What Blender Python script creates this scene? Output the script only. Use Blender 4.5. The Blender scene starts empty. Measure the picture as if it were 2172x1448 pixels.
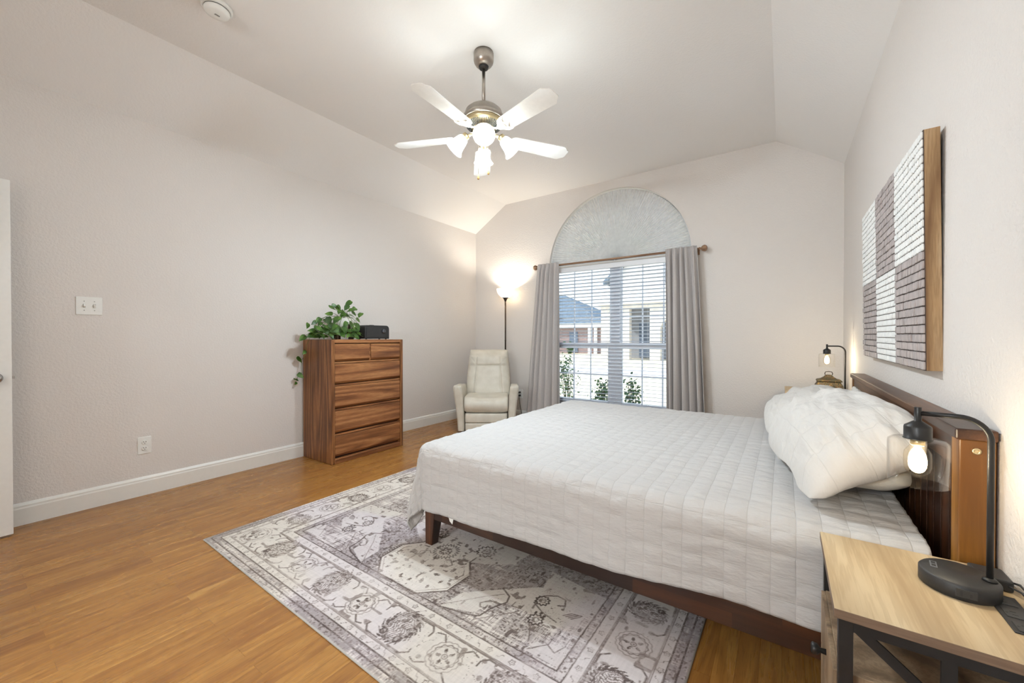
import bpy, bmesh, math, random
import numpy as np
from mathutils import Vector, Matrix, noise as mnoise

SC = bpy.context.scene
COL = SC.collection
R = math.radians
PI = math.pi
rnd = random.Random(7)

# ------------------------------------------------------------------ camera
CAM_H = 1.14
cd = bpy.data.cameras.new('camera')
cd.sensor_width = 36.0
cd.lens = 839.2 / 2172.0 * 36.0
cd.clip_start = 0.02
cd.clip_end = 300
cam = bpy.data.objects.new('camera', cd)
COL.objects.link(cam)
cam.location = (0, 0, CAM_H)
cam.rotation_euler = (R(90 - 0.4735), 0, R(34.4685))
SC.camera = cam

# ------------------------------------------------------------------ view, world, sun
SC.view_settings.view_transform = 'Standard'
SC.view_settings.look = 'None'
SC.view_settings.exposure = 0.26
SC.view_settings.gamma = 1.0
SC.cycles.use_denoising = True
SC.cycles.max_bounces = 10
SC.cycles.diffuse_bounces = 5
SC.cycles.transparent_max_bounces = 24
SC.cycles.sample_clamp_indirect = 6.0

W = bpy.data.worlds.new('sky')
SC.world = W
W.use_nodes = True
wn = W.node_tree
wn.nodes.clear()
wo = wn.nodes.new('ShaderNodeOutputWorld')
wb = wn.nodes.new('ShaderNodeBackground')
wr = wn.nodes.new('ShaderNodeValToRGB')
wt = wn.nodes.new('ShaderNodeTexCoord')
ws = wn.nodes.new('ShaderNodeSeparateXYZ')
wn.links.new(wt.outputs['Generated'], ws.inputs[0])
wn.links.new(ws.outputs['Z'], wr.inputs[0])
wr.color_ramp.elements[0].position = 0.0
wr.color_ramp.elements[0].color = (0.88, 0.96, 1.0, 1)
wr.color_ramp.elements[1].position = 0.6
wr.color_ramp.elements[1].color = (0.62, 0.80, 1.0, 1)
wn.links.new(wr.outputs[0], wb.inputs[0])
wb.inputs[1].default_value = 1.55
wn.links.new(wb.outputs[0], wo.inputs[0])

def light(name, kind, loc, energy, color, **kw):
    l = bpy.data.lights.new(name, kind)
    l.energy = energy
    l.color = color
    for k, v in kw.items():
        setattr(l, k, v)
    o = bpy.data.objects.new(name, l)
    COL.objects.link(o)
    o.location = loc
    return o

sun = light('sun', 'SUN', (0, 0, 20), 3.8, (1.0, 0.95, 0.86), angle=R(0.6))
sun.rotation_euler = (R(52), 0, R(-62))       # high, from behind and beside the house

# window portal: guides sampling of the sky through the window, emits nothing itself
portal = light('window_portal', 'AREA', (-1.697, 4.80, 1.55), 1.0, (1, 1, 1), shape='RECTANGLE', size=1.8, size_y=2.7)
portal.rotation_euler = (R(-90), 0, 0)
portal.data.cycles.is_portal = True

# ------------------------------------------------------------------ helpers
def tag(o, label=None, cat=None, group=None, kind=None):
    if label: o['label'] = label
    if cat: o['category'] = cat
    if group: o['group'] = group
    if kind: o['kind'] = kind
    return o

def thing(name, label, cat, loc=(0, 0, 0), rz=0.0, group=None):
    o = bpy.data.objects.new(name, None)
    o.empty_display_size = 0.1
    COL.objects.link(o)
    o.location = loc
    o.rotation_euler = (0, 0, rz)
    return tag(o, label, cat, group)

def link(name, me, mat, parent=None, smooth=False):
    if mat is not None:
        for m in (mat if isinstance(mat, (list, tuple)) else [mat]):
            me.materials.append(m)
    if smooth:
        for p in me.polygons:
            p.use_smooth = True
    o = bpy.data.objects.new(name, me)
    COL.objects.link(o)
    if parent is not None:
        o.parent = parent
    return o

def obj(name, bm, mat, parent=None, smooth=False, bevel=0.0, seg=2, auto=None):
    me = bpy.data.meshes.new(name)
    bmesh.ops.recalc_face_normals(bm, faces=bm.faces[:])
    bm.to_mesh(me)
    bm.free()
    o = link(name, me, mat, parent, smooth)
    if bevel > 0:
        md = o.modifiers.new('bevel', 'BEVEL')
        md.width = bevel
        md.segments = seg
        md.limit_method = 'ANGLE'
        md.angle_limit = R(40)
        md.harden_normals = False
    return o

def B():
    return bmesh.new()

def box(bm, x0, x1, y0, y1, z0, z1, M=None, mi=0):
    vs = [bm.verts.new((x, y, z)) for x in (x0, x1) for y in (y0, y1) for z in (z0, z1)]
    if M is not None:
        for v in vs: v.co = M @ v.co
    for f in ((0, 1, 3, 2), (4, 6, 7, 5), (0, 4, 5, 1), (2, 3, 7, 6), (0, 2, 6, 4), (1, 5, 7, 3)):
        fc = bm.faces.new([vs[i] for i in f])
        fc.material_index = mi
    return vs

def hexa(bm, pts):
    """8 points: bottom ring 4 then top ring 4"""
    vs = [bm.verts.new(p) for p in pts]
    for f in ((0, 3, 2, 1), (4, 5, 6, 7), (0, 1, 5, 4), (1, 2, 6, 5), (2, 3, 7, 6), (3, 0, 4, 7)):
        bm.faces.new([vs[i] for i in f])

def lathe(bm, prof, n=32, M=None, cap0=True, cap1=True):
    rings = []
    for (r, z) in prof:
        ring = []
        for i in range(n):
            a = 2 * PI * i / n
            v = Vector((r * math.cos(a), r * math.sin(a), z))
            if M is not None: v = M @ v
            ring.append(bm.verts.new(v))
        rings.append(ring)
    for a, b in zip(rings[:-1], rings[1:]):
        for i in range(n):
            j = (i + 1) % n
            f = bm.faces.new((a[i], a[j], b[j], b[i]))
            f.smooth = True
    if cap0: bm.faces.new(list(reversed(rings[0])))
    if cap1: bm.faces.new(rings[-1])

def tube(bm, pts, r, n=10, closed=False, cap=True):
    pts = [Vector(p) for p in pts]
    m = len(pts)
    rs = r if isinstance(r, (list, tuple)) else [r] * m
    up = Vector((0, 0, 1))
    t0 = (pts[1] - pts[0]).normalized()
    if abs(t0.dot(up)) > 0.95: up = Vector((1, 0, 0))
    side = t0.cross(up).normalized()
    rings = []
    for i, p in enumerate(pts):
        if closed:
            t = (pts[(i + 1) % m] - pts[i - 1]).normalized()
        elif i == 0: t = (pts[1] - pts[0]).normalized()
        elif i == m - 1: t = (pts[-1] - pts[-2]).normalized()
        else: t = ((pts[i + 1] - p).normalized() + (p - pts[i - 1]).normalized()).normalized()
        side = (side - t * side.dot(t))
        side = side.normalized() if side.length > 1e-6 else t.orthogonal().normalized()
        b = t.cross(side)
        rings.append([bm.verts.new(p + (side * math.cos(2 * PI * k / n) + b * math.sin(2 * PI * k / n)) * rs[i]) for k in range(n)])
    pairs = list(zip(rings[:-1], rings[1:]))
    if closed: pairs.append((rings[-1], rings[0]))
    for a, c in pairs:
        for k in range(n):
            j = (k + 1) % n
            f = bm.faces.new((a[k], a[j], c[j], c[k]))
            f.smooth = True
    if cap and not closed:
        bm.faces.new(list(reversed(rings[0])))
        bm.faces.new(rings[-1])

def prism(bm, poly, axis, a0, a1):
    """extrude a 2-D polygon along an axis. axis 0: poly=(y,z); 1: (x,z); 2: (x,y)"""
    def mk(p, a):
        if axis == 0: return (a, p[0], p[1])
        if axis == 1: return (p[0], a, p[1])
        return (p[0], p[1], a)
    A = [bm.verts.new(mk(p, a0)) for p in poly]
    Bv = [bm.verts.new(mk(p, a1)) for p in poly]
    n = len(poly)
    bm.faces.new(A)
    bm.faces.new(list(reversed(Bv)))
    for i in range(n):
        j = (i + 1) % n
        bm.faces.new((A[i], Bv[i], Bv[j], A[j]))

def grid_mesh(name, P, closed_u=False, uv=None):
    """P: array (nu,nv,3) -> mesh"""
    nu, nv = P.shape[:2]
    idx = np.arange(nu * nv).reshape(nu, nv)
    if closed_u:
        a = idx; b = np.roll(idx, -1, axis=0)
        q = np.stack([a[:, :-1], b[:, :-1], b[:, 1:], a[:, 1:]], -1).reshape(-1, 4)
    else:
        q = np.stack([idx[:-1, :-1], idx[1:, :-1], idx[1:, 1:], idx[:-1, 1:]], -1).reshape(-1, 4)
    me = bpy.data.meshes.new(name)
    me.vertices.add(nu * nv)
    me.vertices.foreach_set('co', P.reshape(-1).astype(np.float32))
    me.loops.add(q.size)
    me.loops.foreach_set('vertex_index', q.reshape(-1).astype(np.int32))
    me.polygons.add(len(q))
    me.polygons.foreach_set('loop_start', (np.arange(len(q)) * 4).astype(np.int32))
    me.polygons.foreach_set('loop_total', np.full(len(q), 4, np.int32))
    me.polygons.foreach_set('use_smooth', np.ones(len(q), bool))
    me.update(calc_edges=True)
    if uv is not None:
        l = me.uv_layers.new(name='UVMap')
        l.data.foreach_set('uv', uv.reshape(-1, 2)[q.reshape(-1)].reshape(-1).astype(np.float32))
    me.validate()
    return me

def vnoise(x, y, seed=0):
    xi = np.floor(x).astype(np.int64); yi = np.floor(y).astype(np.int64)
    xf = x - xi; yf = y - yi
    def h(a, b):
        n = (a * 374761393 + b * 668265263 + seed * 974634777) & 0xffffffff
        n = ((n ^ (n >> 13)) * 1274126177) & 0xffffffff
        return ((n ^ (n >> 16)) & 0xffff) / 65535.0
    u = xf * xf * (3 - 2 * xf); v = yf * yf * (3 - 2 * yf)
    a = h(xi, yi); b = h(xi + 1, yi); c = h(xi, yi + 1); d = h(xi + 1, yi + 1)
    return a + (b - a) * u + (c - a) * v + (a - b - c + d) * u * v

def fbm(x, y, seed=0, o=4):
    s = 0; a = 0.5; t = 0
    for k in range(o):
        s = s + a * vnoise(x * 2 ** k, y * 2 ** k, seed + k); t += a; a *= 0.5
    return s / t

def sstep(a, b, x):
    t = np.clip((x - a) / (b - a), 0, 1)
    return t * t * (3 - 2 * t)

def srgb(r, g, b):
    f = lambda c: (c / 255 / 12.92) if c / 255 <= 0.04045 else ((c / 255 + 0.055) / 1.055) ** 2.4
    return (f(r), f(g), f(b), 1.0)

# ------------------------------------------------------------------ materials
def newmat(name):
    m = bpy.data.materials.new(name)
    m.use_nodes = True
    m.node_tree.nodes.clear()
    return m, m.node_tree

class NT:
    def __init__(s, name):
        s.m, s.t = newmat(name)
        s.out = s.n('ShaderNodeOutputMaterial')
    def n(s, kind, **kw):
        nd = s.t.nodes.new(kind)
        for k, v in kw.items(): setattr(nd, k, v)
        return nd
    def l(s, a, b): s.t.links.new(a, b)
    def pbsdf(s, col=None, rough=0.5, metal=0.0, spec=0.5, **kw):
        b = s.n('ShaderNodeBsdfPrincipled')
        if col is not None: b.inputs['Base Color'].default_value = col
        b.inputs['Roughness'].default_value = rough
        b.inputs['Metallic'].default_value = metal
        b.inputs['Specular IOR Level'].default_value = spec
        for k, v in kw.items(): b.inputs[k].default_value = v
        s.l(b.outputs[0], s.out.inputs[0])
        s.b = b
        return b
    def coord(s, kind='Object', scale=(1, 1, 1), rot=(0, 0, 0), loc=(0, 0, 0)):
        tc = s.n('ShaderNodeTexCoord'); mp = s.n('ShaderNodeMapping')
        mp.inputs['Scale'].default_value = scale
        mp.inputs['Rotation'].default_value = rot
        mp.inputs['Location'].default_value = loc
        s.l(tc.outputs[kind], mp.inputs[0])
        return mp.outputs[0]
    def noise(s, vec, scale=5, detail=3, rough=0.5, dist=0.0):
        nd = s.n('ShaderNodeTexNoise')
        nd.inputs['Scale'].default_value = scale
        nd.inputs['Detail'].default_value = detail
        nd.inputs['Roughness'].default_value = rough
        nd.inputs['Distortion'].default_value = dist
        if vec is not None: s.l(vec, nd.inputs['Vector'])
        return nd.outputs[0]
    def ramp(s, fac, stops):
        r = s.n('ShaderNodeValToRGB')
        els = r.color_ramp.elements
        while len(els) < len(stops): els.new(0.5)
        for e, (p, c) in zip(els, stops):
            e.position = p; e.color = c
        s.l(fac, r.inputs[0])
        return r.outputs[0]
    def math(s, op, a, b=None, c=None):
        nd = s.n('ShaderNodeMath', operation=op)
        for i, v in enumerate((a, b, c)):
            if v is None: continue
            if isinstance(v, (int, float)): nd.inputs[i].default_value = v
            else: s.l(v, nd.inputs[i])
        return nd.outputs[0]
    def mix(s, fac, a, b, mode='MIX'):
        nd = s.n('ShaderNodeMix', data_type='RGBA', blend_type=mode)
        for sock, v in ((nd.inputs[0], fac), (nd.inputs[6], a), (nd.inputs[7], b)):
            if isinstance(v, (int, float)): sock.default_value = v
            elif isinstance(v, tuple): sock.default_value = v
            else: s.l(v, sock)
        return nd.outputs[2]
    def bump(s, h, strength=0.3, dist=0.01, normal=None):
        bp = s.n('ShaderNodeBump')
        bp.inputs['Strength'].default_value = strength
        bp.inputs['Distance'].default_value = dist
        s.l(h, bp.inputs['Height'])
        if normal is not None: s.l(normal, bp.inputs['Normal'])
        s.l(bp.outputs[0], s.b.inputs['Normal'])
        return bp.outputs[0]

def plain(name, col, rough=0.5, metal=0.0, spec=0.5, nscale=40, namt=0.06, bump=0.0, bscale=200, **kw):
    t = NT(name)
    t.pbsdf(col, rough, metal, spec, **kw)
    v = t.coord()
    dk = tuple(c * (1 - namt) for c in col[:3]) + (1,)
    lt = tuple(min(1, c * (1 + namt)) for c in col[:3]) + (1,)
    t.l(t.ramp(t.noise(v, nscale, 2), [(0.3, dk), (0.7, lt)]), t.b.inputs['Base Color'])
    if bump > 0:
        t.bump(t.noise(v, bscale, 2), bump, 0.002)
    return t.m

def paint(name, col, strength=0.38, scale=75):
    t = NT(name)
    t.pbsdf(col, 0.72, 0, 0.28)
    v = t.coord()
    n1 = t.noise(v, scale, 3, 0.55)
    n2 = t.ramp(n1, [(0.38, (0, 0, 0, 1)), (0.62, (1, 1, 1, 1))])
    t.bump(n2, strength, 0.0028)
    return t.m

def wood(name, dark, mid, light_, axis='Z', scale=1.0, rough=0.42, streak=7.0, contrast=1.0, boards=None, seedoff=0.0, spec=0.4):
    """procedural wood with grain along the given object axis"""
    t = NT(name)
    t.pbsdf(mid, rough, 0, spec)
    st = 0.06
    sc = {'X': (st, 1, 1), 'Y': (1, st, 1), 'Z': (1, 1, st)}[axis]
    tc = t.n('ShaderNodeTexCoord')
    oi = t.n('ShaderNodeObjectInfo')
    add = t.n('ShaderNodeVectorMath', operation='ADD')
    mul = t.n('ShaderNodeVectorMath', operation='SCALE')
    cmb = t.n('ShaderNodeCombineXYZ')
    t.l(oi.outputs['Random'], cmb.inputs[0]); t.l(oi.outputs['Random'], cmb.inputs[1]); t.l(oi.outputs['Random'], cmb.inputs[2])
    t.l(cmb.outputs[0], mul.inputs[0]); mul.inputs['Scale'].default_value = 7.3
    t.l(tc.outputs['Object'], add.inputs[0]); t.l(mul.outputs[0], add.inputs[1])
    mp = t.n('ShaderNodeMapping'); mp.inputs['Scale'].default_value = sc
    mp.inputs['Location'].default_value = (seedoff, seedoff, seedoff)
    t.l(add.outputs[0], mp.inputs[0])
    v = mp.outputs[0]
    n = t.noise(v, streak * 2.2 * scale, 5, 0.62, 0.6)
    w = t.n('ShaderNodeTexNoise'); w.inputs['Scale'].default_value = streak * 0.55 * scale
    w.inputs['Detail'].default_value = 1.5
    t.l(v, w.inputs['Vector'])
    rings = t.math('FRACT', t.math('MULTIPLY', w.outputs[0], 9.0))
    rings = t.math('ABSOLUTE', t.math('SUBTRACT', rings, 0.5))
    rings = t.math('MULTIPLY', rings, 2.0)
    f = t.math('ADD', t.math('MULTIPLY', n, 0.62), t.math('MULTIPLY', rings, 0.36))
    c = 0.20 * contrast
    col = t.ramp(f, [(max(0, 0.48 - c), dark), (0.5, mid), (min(1, 0.53 + c), light_)])
    fine = t.noise(v, streak * 22 * scale, 2, 0.6)
    col = t.mix(t.math('MULTIPLY', t.ramp(fine, [(0.42, (1, 1, 1, 1)), (0.56, (0, 0, 0, 1))]), 0.35), col, dark)
    t.l(col, t.b.inputs['Base Color'])
    t.bump(fine, 0.12, 0.001)
    return t.m

def emit_mat(name, col, strength, transp=0.0):
    t = NT(name)
    e = t.n('ShaderNodeEmission')
    e.inputs[0].default_value = col; e.inputs[1].default_value = strength
    if transp > 0:
        tr = t.n('ShaderNodeBsdfTransparent'); mx = t.n('ShaderNodeMixShader')
        mx.inputs[0].default_value = transp
        t.l(e.outputs[0], mx.inputs[1]); t.l(tr.outputs[0], mx.inputs[2])
        t.l(mx.outputs[0], t.out.inputs[0])
    else:
        t.l(e.outputs[0], t.out.inputs[0])
    return t.m

def thin_glass(name, tint=(1, 1, 1, 1), refl=1.0, haze=0.0):
    t = NT(name)
    tr = t.n('ShaderNodeBsdfTransparent'); tr.inputs[0].default_value = tint
    gl = t.n('ShaderNodeBsdfGlossy'); gl.inputs['Roughness'].default_value = 0.03
    lw = t.n('ShaderNodeLayerWeight'); lw.inputs[0].default_value = 0.35
    f = t.math('ADD', t.math('MULTIPLY', t.math('POWER', lw.outputs['Facing'], 2.0), 0.7 * refl), 0.012)
    mx = t.n('ShaderNodeMixShader')
    t.l(f, mx.inputs[0]); t.l(tr.outputs[0], mx.inputs[1]); t.l(gl.outputs[0], mx.inputs[2])
    t.l(mx.outputs[0], t.out.inputs[0])
    return t.m

def frosted(name, col, estr, transp=0.5):
    """lit frosted lamp glass: lets the bulb's light out, diffuses part of it and glows"""
    t = NT(name)
    tr = t.n('ShaderNodeBsdfTransparent'); tr.inputs[0].default_value = (1, 0.98, 0.94, 1)
    tl = t.n('ShaderNodeBsdfTranslucent'); tl.inputs[0].default_value = col
    df = t.n('ShaderNodeBsdfDiffuse'); df.inputs[0].default_value = col
    em = t.n('ShaderNodeEmission'); em.inputs[0].default_value = col; em.inputs[1].default_value = estr
    a = t.n('ShaderNodeMixShader'); a.inputs[0].default_value = 0.5
    t.l(tl.outputs[0], a.inputs[1]); t.l(df.outputs[0], a.inputs[2])
    b = t.n('ShaderNodeAddShader'); t.l(a.outputs[0], b.inputs[0]); t.l(em.outputs[0], b.inputs[1])
    c = t.n('ShaderNodeMixShader'); c.inputs[0].default_value = transp
    t.l(b.outputs[0], c.inputs[1]); t.l(tr.outputs[0], c.inputs[2])
    t.l(c.outputs[0], t.out.inputs[0])
    return t.m

WALL_C = srgb(227, 221, 216)
CEIL_C = srgb(243, 241, 239)
M = {}
M['wall'] = paint('wall_paint', WALL_C)
M['ceil'] = paint('ceiling_paint', CEIL_C, 0.2, 70)
M['trim'] = plain('trim_white', srgb(236, 234, 228), 0.38, namt=0.01, spec=0.5)
M['door'] = plain('door_white', srgb(238, 237, 233), 0.4, namt=0.015)
M['white_plastic'] = plain('white_plastic', srgb(240, 240, 236), 0.35, namt=0.01)
M['vinyl'] = plain('window_vinyl', srgb(236, 238, 242), 0.4, namt=0.01)
M['dark_slot'] = plain('dark_slot', (0.02, 0.02, 0.02, 1), 0.6)
M['nickel'] = plain('brushed_nickel', srgb(172, 164, 155), 0.33, 1.0, nscale=60, namt=0.05)
M['brass'] = plain('satin_brass', srgb(205, 188, 150), 0.35, 1.0, namt=0.05)
M['chrome'] = plain('satin_chrome', srgb(180, 180, 180), 0.25, 1.0, namt=0.03)
M['black_metal'] = plain('black_metal', (0.018, 0.017, 0.017, 1), 0.42, 0.3, 0.5, namt=0.1)
M['black_plastic'] = plain('black_plastic', (0.022, 0.021, 0.021, 1), 0.5, 0, 0.45, namt=0.12, bump=0.1)
M['bronze'] = plain('bronze_metal', srgb(74, 62, 54), 0.45, 0.6, namt=0.1)
M['glass'] = thin_glass('lamp_glass', (1, 0.995, 0.985, 1), 0.65)
M['bulb_glass'] = thin_glass('bulb_glass', (1, 0.97, 0.9, 1), 0.5)

# floor: three-strip oak laminate, strips run along Y
def floor_mat():
    t = NT('oak_laminate')
    t.pbsdf((0.4, 0.2, 0.07, 1), 0.3, 0, 0.45)
    v = t.coord('Object', rot=(0, 0, R(90)))
    br = t.n('ShaderNodeTexBrick')
    t.l(v, br.inputs['Vector'])
    br.offset = 0.37; br.offset_frequency = 2; br.squash = 1.0
    br.inputs['Color1'].default_value = (0, 0, 0, 1)
    br.inputs['Color2'].default_value = (1, 1, 1, 1)
    br.inputs['Mortar'].default_value = (0.5, 0.5, 0.5, 1)
    br.inputs['Scale'].default_value = 1.0
    br.inputs['Mortar Size'].default_value = 0.0011
    br.inputs['Mortar Smooth'].default_value = 0.2
    br.inputs['Bias'].default_value = 0.0
    br.inputs['Brick Width'].default_value = 0.62
    br.inputs['Row Height'].default_value = 0.066
    tone = br.outputs['Color']
    # grain shifted per strip
    vv = t.coord('Object')
    add = t.n('ShaderNodeVectorMath', operation='ADD')
    mul = t.n('ShaderNodeVectorMath', operation='SCALE'); mul.inputs['Scale'].default_value = 9.0
    t.l(tone, mul.inputs[0]); t.l(vv, add.inputs[0]); t.l(mul.outputs[0], add.inputs[1])
    mp = t.n('ShaderNodeMapping'); mp.inputs['Scale'].default_value = (1, 0.075, 1)
    t.l(add.outputs[0], mp.inputs[0])
    n1 = t.noise(mp.outputs[0], 30, 4, 0.6, 0.8)
    w = t.noise(mp.outputs[0], 9, 1.0, 0.4)
    rg = t.math('MULTIPLY', t.math('ABSOLUTE', t.math('SUBTRACT', t.math('FRACT', t.math('MULTIPLY', w, 11.0)), 0.5)), 2.0)
    f = t.math('ADD', t.math('MULTIPLY', n1, 0.66), t.math('MULTIPLY', rg, 0.17))
    f = t.math('ADD', f, t.math('MULTIPLY', tone, 0.22))
    col = t.ramp(f, [(0.28, srgb(138, 90, 46)), (0.57, srgb(165, 116, 58)), (0.86, srgb(186, 139, 76))])
    fine = t.noise(mp.outputs[0], 170, 2, 0.6)
    col = t.mix(t.math('MULTIPLY', t.ramp(fine, [(0.36, (1, 1, 1, 1)), (0.5, (0, 0, 0, 1))]), 0.40), col, srgb(118, 74, 36))
    col = t.mix(t.math('MULTIPLY', br.outputs['Fac'], 0.42), col, srgb(96, 60, 28))
    t.l(col, t.b.inputs['Base Color'])
    rr = t.ramp(n1, [(0.3, (0.34, 0.34, 0.34, 1)), (0.7, (0.24, 0.24, 0.24, 1))])
    t.l(rr, t.b.inputs['Roughness'])
    t.bump(t.math('ADD', t.math('MULTIPLY', fine, 0.3), t.math('MULTIPLY', br.outputs['Fac'], -1.0)), 0.12, 0.001)
    return t.m
M['floor'] = floor_mat()

# fabrics
def fabric(name, c1, c2, scale=420, bump=0.25, rough=0.9, sheen=0.15):
    t = NT(name)
    t.pbsdf(c1, rough, 0, 0.2, **{'Sheen Weight': sheen})
    v = t.coord('Object', scale=(1, 1, 0.2))
    v2 = t.coord('Object', scale=(0.2, 0.2, 1))
    a = t.noise(v, scale, 2, 0.6); b = t.noise(v2, scale, 2, 0.6)
    f = t.math('MULTIPLY', t.math('ADD', a, b), 0.5)
    t.l(t.ramp(f, [(0.38, c2), (0.62, c1)]), t.b.inputs['Base Color'])
    t.bump(f, bump, 0.0015)
    return t.m
M['curtain'] = fabric('grey_linen', srgb(205, 199, 196), srgb(168, 162, 160), 950)

def leather():
    t = NT('cream_leather')
    t.pbsdf(srgb(214, 208, 194), 0.42, 0, 0.45)
    v = t.coord()
    vo = t.n('ShaderNodeTexVoronoi'); vo.inputs['Scale'].default_value = 320
    t.l(v, vo.inputs['Vector'])
    n = t.noise(v, 9, 3)
    t.l(t.ramp(n, [(0.3, srgb(206, 199, 184)), (0.7, srgb(221, 215, 202))]), t.b.inputs['Base Color'])
    h = t.math('ADD', t.math('MULTIPLY', vo.outputs['Distance'], 0.35), t.math('MULTIPLY', t.noise(v, 26, 3), 0.9))
    t.bump(h, 0.16, 0.006)
    return t.m
M['leather'] = leather()

def quilt_mat(name, c1, sx=0.066, sy=0.0765, seam=0.16, puck=0.55):
    """UVs are in metres: stitched grid, puckers lying across the long seams"""
    t = NT(name)
    t.pbsdf(c1, 0.88, 0, 0.2, **{'Sheen Weight': 0.12})
    tc = t.n('ShaderNodeTexCoord')
    sp = t.n('ShaderNodeSeparateXYZ'); t.l(tc.outputs['UV'], sp.inputs[0])
    wob = t.noise(tc.outputs['UV'], 14, 2)
    wob = t.math('MULTIPLY', t.math('SUBTRACT', wob, 0.5), 0.005)
    def line(ch, s, wd):
        f = t.math('FRACT', t.math('DIVIDE', t.math('ADD', ch, wob), s))
        d = t.math('MINIMUM', f, t.math('SUBTRACT', 1.0, f))
        d = t.math('MULTIPLY', d, s)
        return d, t.math('SUBTRACT', 1.0, t.math('MINIMUM', t.math('DIVIDE', d, wd), 1.0))
    dx, lx = line(sp.outputs[0], sx, 0.0022)
    dy, ly = line(sp.outputs[1], sy, 0.0018)
    ln = t.math('MAXIMUM', lx, t.math('MULTIPLY', ly, 0.8))
    mp = t.n('ShaderNodeMapping'); mp.inputs['Scale'].default_value = (0.30, 1, 1)
    t.l(tc.outputs['UV'], mp.inputs[0])
    pk = t.noise(mp.outputs[0], 95, 3, 0.55, 0.4)
    big = t.noise(tc.outputs['UV'], 26, 2, 0.5)
    puff = t.math('MULTIPLY', t.math('MINIMUM', t.math('DIVIDE', dx, 0.02), 1.0), t.math('MINIMUM', t.math('DIVIDE', dy, 0.02), 1.0))
    h = t.math('ADD', t.math('MULTIPLY', pk, puck), t.math('MULTIPLY', puff, 0.22))
    h = t.math('ADD', h, t.math('MULTIPLY', big, 0.5))
    h = t.math('SUBTRACT', h, t.math('MULTIPLY', ln, 0.14))
    dk = tuple(c * 0.62 for c in c1[:3]) + (1,)
    t.l(t.mix(t.math('MULTIPLY', ln, seam), c1, dk), t.b.inputs['Base Color'])
    t.bump(h, 0.75, 0.008)
    return t.m
M['quilt'] = quilt_mat('cream_quilt', srgb(194, 191, 189))
M['sham'] = quilt_mat('cream_sham', srgb(212, 208, 203), 0.115, 0.115, 0.10, 0.4)
def soft_fabric(name, c, wr=0.4):
    t = NT(name)
    t.pbsdf(c, 0.9, 0, 0.2, **{'Sheen Weight': 0.12})
    v = t.coord('UV', scale=(1, 1, 1))
    h = t.math('ADD', t.noise(v, 9, 3, 0.5, 1.0), t.math('MULTIPLY', t.noise(v, 500, 2), 0.08))
    t.bump(h, wr, 0.02)
    return t.m
M['case'] = soft_fabric('cream_pillowcase', srgb(220, 213, 201))
M['grey_case'] = soft_fabric('grey_pillowcase', srgb(198, 194, 188))
M['mattress'] = fabric('mattress_ticking', srgb(226, 224, 218), srgb(206, 204, 198))

# woods
M['oak_v'] = wood('chest_oak_upright', srgb(84, 48, 24), srgb(128, 82, 46), srgb(162, 110, 64), 'Z', 1.9, 0.42)
M['oak_h'] = wood('chest_oak_level', srgb(102, 60, 34), srgb(154, 102, 62), srgb(186, 132, 84), 'Y', 1.7, 0.4, streak=6, contrast=1.1)
M['oak_dark'] = wood('chest_oak_recess', srgb(40, 22, 12), srgb(66, 38, 21), srgb(86, 52, 30), 'Y', 1.0, 0.5)
M['acacia_y'] = wood('acacia_cap', srgb(50, 30, 19), srgb(88, 57, 37), srgb(122, 84, 56), 'Y', 0.8, 0.36)
M['acacia_z'] = wood('acacia_slat', srgb(36, 20, 12), srgb(68, 39, 24), srgb(98, 60, 36), 'Z', 0.8, 0.36)
M['acacia_post_lamplit'] = wood('acacia_post_lamplit', srgb(100, 62, 22), srgb(142, 94, 38), srgb(166, 116, 54), 'Z', 0.8, 0.38)  # golden copy of the acacia, the table lamp's glow put into its colour

def rail_mat():
    t = NT('acacia_rail')
    t.pbsdf((0.1, 0.04, 0.02, 1), 0.34, 0, 0.45)
    v = t.coord('Object', rot=(R(90), 0, 0))
    br = t.n('ShaderNodeTexBrick'); t.l(v, br.inputs['Vector'])
    br.offset = 0.41
    for k, c in (('Color1', (0, 0, 0, 1)), ('Color2', (1, 1, 1, 1)), ('Mortar', (0.2, 0.2, 0.2, 1))):
        br.inputs[k].default_value = c
    br.inputs['Scale'].default_value = 1; br.inputs['Mortar Size'].default_value = 0.0004
    br.inputs['Brick Width'].default_value = 0.34; br.inputs['Row Height'].default_value = 0.052
    vv = t.coord('Object', scale=(0.07, 1, 1))
    add = t.n('ShaderNodeVectorMath', operation='ADD'); mul = t.n('ShaderNodeVectorMath', operation='SCALE')
    mul.inputs['Scale'].default_value = 5; t.l(br.outputs['Color'], mul.inputs[0])
    t.l(vv, add.inputs[0]); t.l(mul.outputs[0], add.inputs[1])
    n = t.noise(add.outputs[0], 18, 5, 0.65, 1.0)
    f = t.math('ADD', t.math('MULTIPLY', n, 0.7), t.math('MULTIPLY', br.outputs['Color'], 0.34))
    t.l(t.ramp(f, [(0.28, srgb(26, 14, 8)), (0.58, srgb(48, 27, 16)), (0.92, srgb(86, 50, 28))]), t.b.inputs['Base Color'])
    return t.m
M['rail'] = rail_mat()
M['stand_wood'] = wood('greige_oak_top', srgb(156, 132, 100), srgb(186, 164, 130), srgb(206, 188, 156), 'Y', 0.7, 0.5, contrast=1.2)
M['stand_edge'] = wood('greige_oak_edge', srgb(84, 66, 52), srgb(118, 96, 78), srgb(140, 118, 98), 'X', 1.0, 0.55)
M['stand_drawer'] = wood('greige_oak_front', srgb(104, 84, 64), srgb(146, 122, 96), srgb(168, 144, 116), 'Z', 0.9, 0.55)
M['rustic'] = wood('rustic_frame', srgb(116, 84, 52), srgb(168, 136, 98), srgb(204, 180, 146), 'Z', 1.6, 0.6, contrast=1.3)
M['rod'] = wood('rod_wood', srgb(112, 82, 60), srgb(150, 116, 90), srgb(172, 140, 112), 'X', 2, 0.5)

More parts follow.
